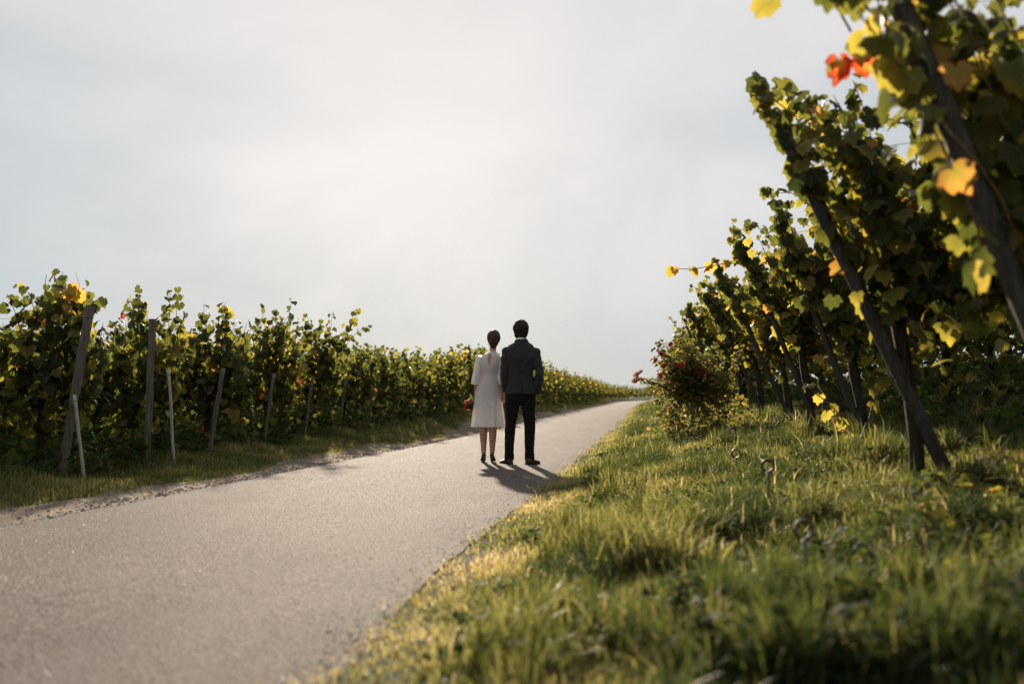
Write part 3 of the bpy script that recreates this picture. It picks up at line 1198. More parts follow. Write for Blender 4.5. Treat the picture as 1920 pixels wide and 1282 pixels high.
# screw anchors with an eye, set in the grass
for k, (x, y, hgt, ln) in enumerate([(1.08, 3.72, .17, 'blurred rusty screw anchor eye in the grass nearest the camera'), (1.52, 5.95, .17, 'rusty screw anchor eye standing tall in the middle of the grass bank'),
                                     (1.88, 8.4, .14, 'small rusty screw anchor eye in the grass behind the tall one'), (2.36, 10.7, .12, 'farthest rusty screw anchor eye in the grass before the rose bush')]):
    root = tag(empty('ground_anchor', (x, y, gz(x, y)), random.uniform(-.5, .5)), ln, 'anchor', 'screw anchors in the right bank')
    link('rod', py_mesh('rod', [tube([(0, 0, -.1), (0.004, 0, hgt * .5), (0, 0, hgt)], [0.008] * 3, 8)], M['steel']), root)
    ring = [(0.036 * math.sin(a) , 0, hgt + 0.036 - 0.036 * math.cos(a)) for a in np.linspace(0.15, 2 * math.pi - .5, 20)]
    link('eye_loop', py_mesh('eye_loop', [tube(ring, [0.008] * 20, 8)], M['steel']), root)

#PART2#
# ------------------------------------------------------------------ grass, weeds, gravel, fallen leaves
def blades(name, P, hgt, wid, tint, mat, lean=0.45, seed=1, curve=0.5):
    g = np.random.default_rng(seed)
    n = len(P)
    a = g.random(n) * 2 * np.pi
    la = g.random(n) * 2 * np.pi
    ln = np.abs(g.normal(0, lean, n))
    flat = g.random(n) < (0.35 if lean > .6 else 0.1)
    ln = np.where(flat, g.uniform(.9, 1.35, n), ln)
    hgt = hgt * np.where(flat, 1.0, 0.9)
    wd = np.stack([np.cos(a), np.sin(a), np.zeros(n)], 1) * wid[:, None] * 0.5
    ld = np.stack([np.cos(la), np.sin(la), np.zeros(n)], 1)
    up = np.array((0, 0, 1.0))
    c, s = np.cos(np.clip(ln, 0, 1.3)), np.sin(np.clip(ln, 0, 1.3))
    d0 = ld * (s * 0.45)[:, None] + up * np.sqrt(1 - (s * 0.45) ** 2)[:, None]
    d1 = ld * s[:, None] + up * c[:, None]
    bend = np.clip(ln + curve * g.random(n), 0, 1.9)
    d2 = ld * np.sin(bend)[:, None] + up * np.cos(bend)[:, None]
    h = hgt[:, None]
    p1 = P + d0 * h * 0.4
    p2 = p1 + d1 * h * 0.35
    p3 = p2 + d2 * h * 0.3
    V = np.stack([P - wd - up * 0.02, P + wd - up * 0.02, p1 - wd * 0.9, p1 + wd * 0.9, p2 - wd * 0.6, p2 + wd * 0.6, p3], 1)
    b = (np.arange(n) * 7)[:, None]
    q = np.concatenate([b + np.array((0, 1, 3, 2)), b + np.array((2, 3, 5, 4))])
    t3 = b + np.array((4, 5, 6))
    me = np_mesh(name, V.reshape(-1, 3), [q, t3], mat, {'tint': np.repeat(tint, 7)}, smooth=True)
    return tag(link(name, me), kind='stuff')


def scatter(n, t0, t1, s0, s1, seed, dens=None):
    g = np.random.default_rng(seed)
    t = g.uniform(t0, t1, n)
    s = g.uniform(s0, s1, n)
    if dens is not None:
        k = g.random(n) < dens(t, s)
        t, s = t[k], s[k]
    x, y = world_xy(t, s)
    return t, s, np.stack([x, y, z_ground(t, s)], 1), g


def in_view(P, m=1.12):
    return (P[:, 1] > 0.25) & (np.abs(P[:, 0]) < 0.515 * P[:, 1] * m + 0.35)


PT, PH, PW, PC = [], [], [], []


def edge_fade(u):
    return np.clip(0.25 + u / 0.35, 0, 1)


def bank_band(n, t0, t1, s1, w_, hs, seed):
    t, s, P, g = scatter(n, t0, t1, HALF - 0.14, s1, seed, lambda t, s: edge_fade(s - HALF + 0.05) * (0.25 + 1.5 * np.clip(fbm(t * 1.6, s * 1.6 + 9, 3) - .18, 0, .6)))
    k = in_view(P)
    t, s, P = t[k], s[k], P[k]
    u = s - HALF
    cl = fbm(t * 1.1 + 3, s * 1.1 + 6, 3)                      # tall and short patches
    tuft = sstep(0.56, 0.72, fbm(t * 2.3 + 60, s * 2.3 + 11, 2))
    h = hs * (0.35 + 0.9 * cl + 1.1 * tuft * sstep(0.25, 0.8, u)) * g.uniform(0.55, 1.25, len(t))
    h *= 0.35 + 0.65 * sstep(0.0, 0.7, u)
    dry = sstep(0.7, 0.05, u) * 0.27 + 0.26 * (fbm(t * 0.9 + 70, s * 0.9 + 31, 3) - 0.5) * 2
    tint = np.clip(0.36 + 0.42 * (fbm(t * 1.7 + 5, s * 1.7, 3) - 0.5) * 2 - 0.26 * tuft + dry + g.normal(0, 0.13, len(t)), 0.02, 1)
    tint = np.where(g.random(len(t)) < 0.035, g.uniform(.85, 1, len(t)), tint)
    PT.append(P); PH.append(h); PW.append(w_ * g.uniform(.6, 1.3, len(t))); PC.append(tint)


bank_band(120000, 0.4, 5.5, HALF + 4.0, 0.0055, 0.105, 21)
bank_band(150000, 5.5, 12, HALF + 5.5, 0.007, 0.120, 22)
bank_band(120000, 12, 26, HALF + 8, 0.011, 0.125, 23)
bank_band(45000, 26, 90, HALF + 6, 0.022, 0.17, 24)
P = np.concatenate(PT)
blades('bank_grass', P, np.concatenate(PH), np.concatenate(PW), np.concatenate(PC), M['grass'], 0.72, 31)

# straw and bleached stems along the right edge and through the bank
t, s, P, g = scatter(11000, 1, 22, HALF - 0.12, HALF + 3.6, 41, lambda t, s: np.where(s - HALF < 0.5, 0.8, 0.25) * (fbm(t * 2, s * 2, 2) > .45))
k = in_view(P)
P = P[k]
blades('dry_grass', P, g.uniform(.05, .17, len(P)), g.uniform(.003, .007, len(P)), g.uniform(.70, .95, len(P)), M['grass'], 0.9, 42, 0.9)

# tall tufts: many blades out of one foot
def tufts(name, spots, seed, hh, nb, wd, t_lo, t_hi, lean):
    g = np.random.default_rng(seed)
    P_, H_, W_, C_ = [], [], [], []
    for (x, y) in spots:
        n = int(nb * g.uniform(.6, 1.3))
        r_ = np.abs(g.normal(0, .07, n)); a_ = g.random(n) * 6.28
        q = np.stack([x + r_ * np.cos(a_), y + r_ * np.sin(a_), np.zeros(n)], 1)
        tt, ss = ts_of(q[:, 0], q[:, 1])
        q[:, 2] = z_ground(tt, ss)
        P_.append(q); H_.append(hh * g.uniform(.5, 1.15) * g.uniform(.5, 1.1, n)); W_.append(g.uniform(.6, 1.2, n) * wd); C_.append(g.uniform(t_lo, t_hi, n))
    blades(name, np.concatenate(P_), np.concatenate(H_), np.concatenate(W_), np.concatenate(C_), M['grass'], lean, seed, 0.9)


def pix_ground(px, py):
    """ground point of the right bank seen in that direction"""
    dx, dz = (px - 960) / 1867, (752 - py) / 1867
    Yv = 1.2
    while Yv < 60 and CAM_Z + dz * Yv > gz(dx * Yv, Yv):
        Yv += 0.03
    return dx * Yv, Yv


g = np.random.default_rng(5)
near = [pix_ground(px, py) for px, py in [(1000, 1190), (1060, 1160), (940, 1230), (1120, 1200), (900, 1260), (1240, 1230), (1330, 1260), (1450, 1230), (1600, 1250), (1760, 1230), (1880, 1200),
                                          (1420, 1270), (1520, 1240), (1680, 1270), (1820, 1260), (1900, 1250), (1560, 1190), (1650, 1200), (1740, 1190), (1820, 1180), (1480, 1200),
                                          (1100, 1050), (1170, 1010), (1240, 1000), (1500, 985), (1540, 975), (1380, 1130), (1700, 1150), (1850, 1120)]]
tufts('tall_grass', near + [(x + g.normal(0, .1), y + g.normal(0, .12)) for x, y in near], 51, 0.27, 60, 0.007, 0.05, 0.62, 0.5)
clump = [pix_ground(g.uniform(1050, 1330), g.uniform(985, 1090)) for _ in range(55)]
tufts('tall_grass', clump, 54, 0.30, 60, 0.007, 0.08, 0.72, 0.45)
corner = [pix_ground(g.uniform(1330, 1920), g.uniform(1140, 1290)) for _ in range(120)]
tufts('tall_grass', corner, 53, 0.25, 75, 0.007, 0.0, 0.34, 0.6)  # lowest tints: the corner's shade is put into the blade colour
mid = [pix_ground(px, py) for px, py in [(1140, 890), (1200, 860), (1150, 930), (1390, 850), (1800, 790), (1840, 800), (1660, 830), (1620, 870), (1700, 800), (1400, 790), (1350, 800), (1320, 805), (1280, 800), (1880, 820), (1560, 860), (1500, 820), (1770, 860), (1850, 870)]]
tufts('tall_grass', mid + [(x + g.normal(0, .15), y + g.normal(0, .2)) for x, y in mid * 2], 52, 0.30, 50, 0.009, 0.05, 0.6, 0.5)

# seed-headed dry stalks
for (px, py, hgt, lb) in [(1545, 1085, .20, 'bleached dry grass stalk bending over in the near grass'), (1530, 1250, .16, 'short dry stalk at the bottom edge of the near grass'), (1118, 858, .22, 'thin dry weed stalk at the right road edge beyond the couple')]:
    x, y = pix_ground(px, py)
    pts = [(0, 0, -.02), (.005, 0, hgt * .5), (.02, 0, hgt * .85), (.055, 0, hgt), (.09, .01, hgt * .93)]
    o = link('dry_stalk', py_mesh('dry_stalk', [tube(pts, [.0025, .0025, .003, .006, .002], 6)], M['stake']), None, (x, y, gz(x, y)))
    tag(o, lb, 'dry stalk')

# left verge
PT, PH, PW, PC = [], [], [], []


def verge_band(n, t0, t1, s_out, w_, hs, seed):
    def dens(t, s):
        v = -s - HALF
        dw = dirt_w(t)
        return np.clip(0.10 + (v - dw + 0.10) / 0.35, 0.05, 1) * (v > -0.06) * (0.4 + 0.7 * fbm(t * 1.7 + 2, s * 2.2 + 9, 3))
    t, s, P, g = scatter(n, t0, t1, -HALF - s_out, -HALF + 0.05, seed, dens)
    k = in_view(P)
    t, s, P = t[k], s[k], P[k]
    v = -s - HALF
    h = hs * (0.35 + 1.0 * fbm(t * 1.1 + 30, s * 1.4 + 6, 3)) * g.uniform(.5, 1.25, len(t)) * (0.35 + 0.75 * sstep(0.1, 1.7, v))
    tint = np.clip(0.46 + 0.34 * (fbm(t * 1.2 + 50, s * 1.6, 3) - 0.5) * 2 + 0.28 * sstep(.9, 0, v) + g.normal(0, .13, len(t)), .02, 1)  # tint raised so the blade colour carries the verge's sunlit strip
    PT.append(P); PH.append(h); PW.append(w_ * g.uniform(.6, 1.3, len(t))); PC.append(tint)


verge_band(95000, 6, 18, 4.0, 0.009, 0.12, 61)
verge_band(75000, 18, 42, 3.4, 0.014, 0.13, 62)
verge_band(40000, 42, 130, 2.6, 0.03, 0.16, 63)
blades('verge_grass', np.concatenate(PT), np.concatenate(PH), np.concatenate(PW), np.concatenate(PC), M['grass'], 0.5, 64)

# broad-leaved weeds in the bank: clover and dandelion rosettes
Wd = Leaves()
r = random.Random(77)


def weed(x, y, n, size, hgt, hi=.8):
    z = gz(x, y)
    for i in range(n):
        a = r.uniform(0, 6.283)
        o = np.array((math.cos(a), math.sin(a), 0))
        p = np.array((x, y, z)) + o * r.uniform(.0, .10) + np.array((0, 0, r.uniform(.01, hgt)))
        Wd.add(p, o * r.uniform(.5, 1) + np.array((0, 0, r.uniform(-.2, .5))), np.array((r.gauss(0, .3), r.gauss(0, .3), 1)), size * r.uniform(.5, 1.1), r.uniform(0.0, hi))


for i in range(1700):
    t = r.uniform(1.2, 16)
    u = r.uniform(0.35, 4.0)
    if vnoise(np.array([t * 1.4]), np.array([u * 1.4 + 44]))[0] < 0.45:
        continue
    x, y = world_xy(t, HALF + u)
    if abs(x) < .57 * y + .2:
        weed(float(x), float(y), r.randint(6, 14), r.uniform(.025, .055), 0.09)
for px, py in [(1500, 1230), (1600, 1200), (1700, 1230), (1800, 1200), (1880, 1230), (1560, 1270), (1660, 1270), (1760, 1260), (1850, 1160), (1900, 1150), (1720, 1180), (1420, 1260), (1350, 1240), (1300, 1200)] * 4:
    x, y = pix_ground(px + r.uniform(-40, 40), py + r.uniform(-25, 25))
    weed(x, y, 14, 0.05, 0.18, .25)  # tint kept dark, painting shade into these corner weeds
tag(link('ground_weeds', Wd.mesh('ground_weeds', M['weed'], 1)), kind='stuff')

# weeds and low suckers added under both rows' canopies to darken the gaps
Un = Leaves()
for i in range(5200):
    t = r.uniform(6, 34)
    s_ = -HALF - r.uniform(1.5, 5.0)
    x, y = world_xy(t, s_)
    z = float(z_ground(t, s_))
    a = r.uniform(0, 6.283)
    for q in range(3):
        Un.add(np.array((x + r.gauss(0, .08), y + r.gauss(0, .08), z + abs(r.gauss(.06, .16)))), (math.cos(a), math.sin(a), r.uniform(-.5, .5)), (r.gauss(0, .5), r.gauss(0, .5), 1), r.uniform(.05, .10), r.uniform(.0, .55))
for i in range(2600):
    t = r.uniform(2.5, 22)
    s_ = HALF + r.uniform(3.3, 8.0)
    x, y = world_xy(t, s_)
    z = float(z_ground(t, s_))
    a = r.uniform(0, 6.283)
    for q in range(3):
        Un.add(np.array((x + r.gauss(0, .08), y + r.gauss(0, .08), z + abs(r.gauss(.05, .14)))), (math.cos(a), math.sin(a), r.uniform(-.5, .5)), (r.gauss(0, .5), r.gauss(0, .5), 1), r.uniform(.05, .10), r.uniform(.0, .5))
tag(link('darkening_undergrowth', Un.mesh('darkening_undergrowth', M['weed'], 1)), kind='stuff')

# fallen vine leaves lying on the bank
Fl = Leaves()
for i in range(170):
    t = r.uniform(2, 14)
    u = 2.0 + abs(r.gauss(0.5, 0.9))
    x, y = world_xy(t, HALF + u)
    Fl.add(np.array((x, y, float(z_ground(t, HALF + u)) + r.uniform(.03, .08))), (r.gauss(0, 1), r.gauss(0, 1), .1), (r.gauss(0, .4), r.gauss(0, .4), 1), r.uniform(.06, .11), r.uniform(.66, .93))
for i in range(60):
    x, y = pix_ground(r.gauss(1790, 90), r.gauss(908, 16))
    Fl.add(np.array((x, y, gz(x, y) + r.uniform(.02, .06))), (r.gauss(0, 1), r.gauss(0, 1), .1), (r.gauss(0, .3), r.gauss(0, .3), 1), r.uniform(.05, .10), r.uniform(.6, .86))
tag(link('fallen_leaves', Fl.mesh('fallen_leaves', M['leaf'], 0)), kind='stuff')


def stones(name, n, fn, size, seed, mat, spread=0.5):
    g = np.random.default_rng(seed)
    base = np.array([(1, 0, 0), (-1, 0, 0), (0, 1, 0), (0, -1, 0), (0, 0, .7), (0, 0, -.7)], float)
    F = np.array([(0, 2, 4), (2, 1, 4), (1, 3, 4), (3, 0, 4), (2, 0, 5), (1, 2, 5), (3, 1, 5), (0, 3, 5)])
    P = fn(g, n)
    n = len(P)
    sz = size * np.minimum(g.lognormal(0, spread, n), 3.0)
    a = g.random(n) * 6.28
    Vb = base[None] * g.uniform(.6, 1.3, (n, 6, 1)) * sz[:, None, None]
    c, s = np.cos(a)[:, None], np.sin(a)[:, None]
    V = np.stack([Vb[..., 0] * c - Vb[..., 1] * s, Vb[..., 0] * s + Vb[..., 1] * c, Vb[..., 2]], -1) + P[:, None, :]
    Fs = (F[None] + (np.arange(n) * 6)[:, None, None]).reshape(-1, 3)
    return tag(link(name, np_mesh(name, V.reshape(-1, 3), [Fs], mat, smooth=False)), kind='stuff')


def dirt_pts(g, n):
    t = g.uniform(5, 45, n)
    s = -(HALF - 0.12) - np.abs(g.normal(0, 1, n)) * (dirt_w(t) * 0.6 + .05)
    x, y = world_xy(t, s)
    return np.stack([x, y, np.maximum(z_ground(t, s), z_road(t)) + 0.008], 1)


def edge_pts(g, n):
    t = g.uniform(1.5, 20, n)
    s = HALF + g.normal(0.02, .14, n)
    x, y = world_xy(t, s)
    return np.stack([x, y, np.maximum(z_ground(t, s), z_road(t)) + 0.006], 1)


def road_pts(g, n):
    t = 2.2 + 20 * g.random(n) ** 1.7
    s = g.uniform(-HALF, HALF, n)
    x, y = world_xy(t, s)
    return np.stack([x, y, z_road(t) + 0.006 + 0.03 * (1 - (s / HALF) ** 2)], 1)


stones('shoulder_gravel', 9000, dirt_pts, 0.007, 71, M['stone'])
stones('edge_gravel', 1000, edge_pts, 0.006, 72, M['stone'])
stones('road_grit', 26000, road_pts, 0.0032, 73, M['grit'], .25)

# two field stones near the second row's post
for (px, py, sz, lb) in [(1845, 893, .075, 'dark rounded clod of earth beside the second right row post'), (1690, 940, .06, 'pale flat stone in the grass in front of the thick vine trunk')]:
    x, y = pix_ground(px, py)
    bm = bmesh.new()
    bmesh.ops.create_icosphere(bm, subdivisions=3, radius=1)
    for v_ in bm.verts:
        k_ = 1 + 0.22 * math.sin(3 * v_.co.x + 2) * math.cos(4 * v_.co.y + px) + .1 * math.sin(9 * v_.co.z + v_.co.x * 7)
        v_.co = Vector((v_.co.x * sz * 1.2, v_.co.y * sz, v_.co.z * sz * .75)) * k_
    me = bpy.data.meshes.new('stone'); bm.to_mesh(me); bm.free()
    me.polygons.foreach_set('use_smooth', [True] * len(me.polygons))
    me.materials.append(M['soil'] if sz > .07 else M['stone'])
    tag(link('field_stone', me, None, (x, y, gz(x, y) + sz * .55)), lb, 'stone')

# ------------------------------------------------------------------ roses
def rose_mesh(name, rad, tint, seed, petals=(5, 6, 7)):
    r = random.Random(seed)
    V, F, A = [], [], []
    for ring, n in enumerate(petals):
        rr = rad * (0.40 + 0.30 * ring)
        hh = rad * (0.95 - 0.20 * ring)
        open_ = 0.25 + 0.35 * ring
        for i in range(n):
            a0 = 2 * math.pi * (i + .5 * ring) / n + r.uniform(-.15, .15)
            wdt = 2 * math.pi / n * 0.75
            b = len(V)
            for v_ in range(4):
                fv = v_ / 3
                for u_ in range(5):
                    fu = u_ / 2 - 1
                    a = a0 + fu * wdt * (0.45 + .55 * math.sin(math.pi * min(fv * .8 + .15, 1)))
                    q = rr * (0.25 + 0.75 * fv ** .7) + rad * open_ * .35 * fv ** 2 * (1 - .4 * fu * fu)
                    V.append((q * math.cos(a), q * math.sin(a), hh * (fv ** 1.1) * (1 - .22 * fu * fu) - rad * .1 * ring + r.uniform(-.02, .02) * rad))
                    A.append(min(1, max(0, tint + .06 * (1 - fv) + r.uniform(-.04, .04))))
            for v_ in range(3):
                for u_ in range(4):
                    F.append((b + v_ * 5 + u_, b + v_ * 5 + u_ + 1, b + (v_ + 1) * 5 + u_ + 1, b + (v_ + 1) * 5 + u_))
    return np_mesh(name, V, [np.array(F)], M['petal'], {'tint': A})


RB = (2.62, 14.2)
rose = tag(empty('rose_bush', (RB[0], RB[1], gz(*RB))), 'big rose bush with red and coral blooms at the road end of the vine rows', 'rose bush')
rz0 = gz(*RB)
r = random.Random(404)
L = Leaves()
canes = []


def rose_cane(p, d, n, step, arch, leaf_from=0.15):
    line = [p.copy()]
    for i in range(n):
        f = i / n
        d = unit(d + np.array((r.gauss(0, .07), r.gauss(0, .07), r.gauss(0, .04) - arch * f)))
        p = p + d * step
        if p[2] < .03:
            break
        line.append(p.copy())
        if f > leaf_from:
            for q in range(5):
                a = r.uniform(0, 6.283)
                o = np.array((math.cos(a), math.sin(a), r.uniform(-.4, .4)))
                L.add(p + o * r.uniform(.015, .11), o + np.array((0, 0, -.3)), np.array((r.gauss(0, .5), r.gauss(0, .5), 1)), r.uniform(.035, .068), min(1, abs(r.gauss(.35, .3))))
    canes.append(tube(line, [0.008 * (1 - .7 * i / len(line)) for i in range(len(line))], 5, cap=False))
    return line


for i in range(85):
    a = r.uniform(0, 6.283)
    p = np.array((r.gauss(0, .20) + .04, r.gauss(0, .18), -.05))
    hgt = r.uniform(.45, 1.15)
    rose_cane(p, unit(np.array((math.cos(a) * r.uniform(.1, .75), math.sin(a) * r.uniform(.1, .75), 1.0))), int(hgt / .05), .052, r.uniform(.02, .16), .02)
for i in range(26):
    rose_cane(np.array((r.gauss(-.05, .13), r.gauss(0, .12), .4)), unit(np.array((r.gauss(-.06, .14), r.gauss(0, .15), 1))), r.randint(15, 22), .055, .02)
zt = CAM_Z + (752 - 709) / 1867 * (RB[1] - .35) - rz0
tipl = [(-.25, -.15, .60 * zt), (-.42, -.25, .80 * zt), (-.60, -.31, .92 * zt), (-.76, -.34, .98 * zt), (-.88, -.35, zt)]
canes.append(tube(tipl, [.010, .009, .008, .007, .006], 6, cap=False))
for q in range(95):
    f = r.uniform(0, 3.99)
    b0, b1 = np.array(tipl[int(f)]), np.array(tipl[int(f) + 1])
    L.add(b0 + (b1 - b0) * (f % 1) + np.array([r.gauss(0, .03) for _ in range(3)]), np.array((r.gauss(-.3, .6), r.gauss(0, .6), -.3)), np.array((r.gauss(0, .5), r.gauss(0, .5), 1)), r.uniform(.035, .06), r.uniform(.2, .7))
for i in range(1900):
    a = r.uniform(0, 6.283)
    z = r.uniform(.03, 1.0)
    rad_ = (.60 - .22 * max(0, z - .45) / .55) * math.sqrt(r.uniform(.15, 1.15)) * (1 + .30 * math.sin(3 * a + 5 * z))
    o = np.array((math.cos(a), math.sin(a), 0.0))
    L.add(np.array((rad_ * o[0], rad_ * o[1] * .9, z)), o + np.array((0, 0, -.4)) + np.array([r.gauss(0, .4) for _ in range(3)]), np.array((r.gauss(0, .5), r.gauss(0, .5), 1)), r.uniform(.03, .062), min(1, abs(r.gauss(.35, .33))))
link('cane', py_mesh('cane', canes, M['cane']), rose)['kind'] = 'stuff'
link('foliage', L.mesh('foliage', M['rose_leaf'], 1), rose)['kind'] = 'stuff'
for i, (px, py, rad, tn, lb) in enumerate([(1241, 664, .060, .06, 'dark red rose bloom'), (1232, 676, .058, .10, 'dark red rose bloom'), (1247, 686, .045, .3, None), (1274, 687, .058, .5, 'coral rose bloom'),
                                           (1316, 698, .062, .45, 'coral rose bloom'), (1196, 703, .052, .80, 'pale peach rose bloom'), (1194, 714, .052, .7, 'pale peach rose bloom'), (1203, 698, .04, .85, None),
                                           (1236, 706, .045, .62, None), (1258, 646, .04, .2, None), (1252, 720, .045, .75, None)]):
    x = (px - 960) / 1867 * (RB[1] - .35)
    z = CAM_Z + (752 - py) / 1867 * (RB[1] - .35)
    o = link('bloom', rose_mesh('bloom', rad * (.78 if tn < .4 else 1.05), tn, 800 + i), rose, (x - RB[0], -.35 + r.uniform(-.05, .1), z - rz0))
    o.rotation_euler = (r.uniform(.2, 1.3), r.uniform(-.4, .4), r.uniform(0, 6))
    if lb: o['label'] = lb

# hazy treetop far beyond the bend
tw = empty('distant_tree', (34.5, 240, float(z_road(240)) - 1.0))
tag(tw, 'faint grey-green treetop far beyond the bend in the road', 'tree')
r = random.Random(5)
Lt = Leaves()
for i in range(1500):
    c_ = r.choice([(-1.2, 0, 3.2), (0.8, 1, 3.9), (2.8, 0, 3.6), (4.6, 0, 3.0)])
    q = np.array((r.gauss(0, .75), r.gauss(0, .75), r.gauss(0, .55)))
    Lt.add(np.array(c_) + q, (r.gauss(0, 1), r.gauss(0, 1), r.gauss(0, 1)), (r.gauss(0, 1), r.gauss(0, 1), 1), .42, r.uniform(.1, .6))
link('crown', Lt.mesh('crown', M['weed'], 2), tw)['kind'] = 'stuff'
link('trunk', py_mesh('trunk', [tube([(1, 0, -1), (1.1, 0, 1.5), (1, 0, 3.5)], [.22, .16, .1], 8), tube([(1.05, 0, 1.3), (3, 0, 2.8), (4.5, 0, 3.2)], [.12, .09, .05], 7), tube([(1.05, 0, 1.4), (-.3, 0, 2.6), (-1.2, 0, 3.2)], [.11, .08, .05], 7)], M['bark']), tw)

# ------------------------------------------------------------------ the couple
def finger(base, d, side_n, length, rad, curl_a):
    """three joints bending round towards side_n"""
    p = Vector(base)
    d = Vector(d).normalized()
    nrm_ = Vector(side_n).normalized()
    pts = [p - d * 0.02, p]
    ax = d.cross(nrm_).normalized()
    for k, f in enumerate((.45, .32, .23)):
        d = Matrix.Rotation(curl_a * (0.7, 1.1, 0.9)[k], 3, ax) @ d
        p = p + d * length * f
        pts.append(p)
    return tube(pts, [rad * 1.05, rad * 1.05, rad, rad * .9, rad * .7], 8)


def hand(wrist, d, palm_n, side, curl_a=0.35, size=1.0, thumb_a=0.6):
    """palm, four fingers and a thumb; side = direction of the thumb edge"""
    w_ = Vector(wrist)
    d = Vector(d).normalized()
    pn = Vector(palm_n)
    pn = (pn - d * pn.dot(d)).normalized()
    sd = Vector(side)
    sd = (sd - d * sd.dot(d) - pn * sd.dot(pn)).normalized()
    rot = Matrix((sd, d, pn)).transposed()
    parts = []
    palm = blob((0, 0, 0), (.041 * size, .050 * size, .016 * size), 16, 10)
    pc = w_ + d * .052 * size
    parts.append(([pc + rot @ q for q in palm[0]], palm[1]))
    parts.append(tube([w_ - d * .03, w_ + d * .03 * size], [.025 * size, .024 * size], 10, flat=.75))
    for k, (o, ln, rd) in enumerate(((.029, .070, .0088), (.010, .078, .0092), (-.010, .073, .0088), (-.028, .057, .0078))):
        parts.append(finger(pc + (sd * o + d * .040) * size, d + sd * o * 2.0, pn, ln * size, rd * size, curl_a * (1 + .12 * k)))
    tb = pc + (sd * .030 - d * .018) * size
    td = (sd * math.sin(thumb_a + .25) + d * math.cos(thumb_a) + pn * .35).normalized()
    parts.append(finger(tb, td, (pn - sd).normalized(), .062 * size, .0105 * size, .25))
    return parts


def head_parts(c, rx, ry, rz, neck_base, neck_r):
    """skull, jaw, nose, ears and neck; the face looks along +y"""
    c = Vector(c)
    p = [blob(c + Vector((0, -.012, .02)), (rx, ry, rz * .86), 20, 14),
         blob(c + Vector((0, .030, -.045)), (rx * .80, ry * .72, rz * .66), 18, 12),
         blob(c + Vector((0, .052, -.088)), (rx * .48, ry * .40, rz * .30), 14, 10),
         tube([c + Vector((0, .093, .022)), c + Vector((0, .112, -.012)), c + Vector((0, .110, -.022))], [.009, .014, .012], 8),
         blob(c + Vector((0, .085, .032)), (rx * .62, .018, .012), 14, 8),
         tube([Vector(neck_base), Vector(neck_base).lerp(c, .55), c + Vector((0, -.005, -.03))], [neck_r * 1.12, neck_r, neck_r * .98], 14)]
    for s in (-1, 1):
        p.append(blob(c + Vector((s * (rx + .004), -.008, -.012)), (.012, .020, .033), 12, 8))
    return p


def face(root, c, rx):
    c = Vector(c)
    for s in (-1, 1):
        link('eye', py_mesh('eye', [blob((0, 0, 0), (.012, .010, .008), 12, 8)], M['eye']), root, c + Vector((s * .031, .094, .008)))
    link('mouth', py_mesh('mouth', [blob((0, 0, 0), (.023, .009, .008), 12, 8)], M['lip']), root, c + Vector((0, .094, -.062)))


def limb(a, b, c, ra, rb, rc, n=14, flat=1.0):
    """two-boned tapered limb with some muscle between the joints"""
    a, b, c = Vector(a), Vector(b), Vector(c)
    pts = [a, a.lerp(b, .35), a.lerp(b, .75), b, b.lerp(c, .3), b.lerp(c, .65), c]
    rad = [ra, ra * .97, (ra * .35 + rb * .65), rb, rb * 1.02, (rb + rc) * .5, rc]
    return tube(pts, rad, n, flat=flat)


def cloth_noise(a1, f1, a2, f2, sh=0.0):
    def fn(co):
        return (a1 * (fbm(co[:, 0] * f1 + co[:, 1] * f1 * .7 + 50 + sh, co[:, 2] * f1 * .7 + 50, 3) - .5) * 2
                + a2 * np.sin(co[:, 2] * f2 + 5 * co[:, 0] + 3 * np.sin(co[:, 0] * 21 + sh)) * (fbm(co[:, 0] * 9 + 60, co[:, 2] * 6 + 60 + sh, 2) - .35))
    return fn


def surface_strip(name, target, pts, width, off, mat, parent, axis=(0, 1, 0)):
    """thin raised strip laid on the back of a garment along (x, z) points"""
    me = target.data
    bvh = BVHTree.FromPolygons([v_.co for v_ in me.vertices], [p.vertices[:] for p in me.polygons])
    V, F = [], []
    fine = []
    for (a, b) in zip(pts[:-1], pts[1:]):
        for i in range(8):
            f = i / 8
            fine.append((a[0] + (b[0] - a[0]) * f, a[1] + (b[1] - a[1]) * f))
    fine.append(pts[-1])
    for i, (x, z) in enumerate(fine):
        x2, z2 = fine[min(i + 1, len(fine) - 1)]
        x1, z1 = fine[max(i - 1, 0)]
        t_ = Vector((x2 - x1, 0, z2 - z1)).normalized()
        s_ = Vector((-t_.z, 0, t_.x)) * width / 2
        row = []
        for e_ in (-1, 1):
            hit = bvh.ray_cast(Vector((x, -2, z)) + s_ * e_, Vector((0, 1, 0)))
            row.append(hit[0])
        if None in row:
            continue
        b = len(V)
        V += [row[0] + Vector((0, .002, 0)), row[0] + Vector((0, -off, 0)), row[1] + Vector((0, -off, 0)), row[1] + Vector((0, .002, 0))]
        if b >= 4:
            for k in range(3):
                F.append((b - 4 + k, b - 3 + k, b + 1 + k, b + k))
    return link(name, py_mesh(name, [(V, F)], mat), parent)


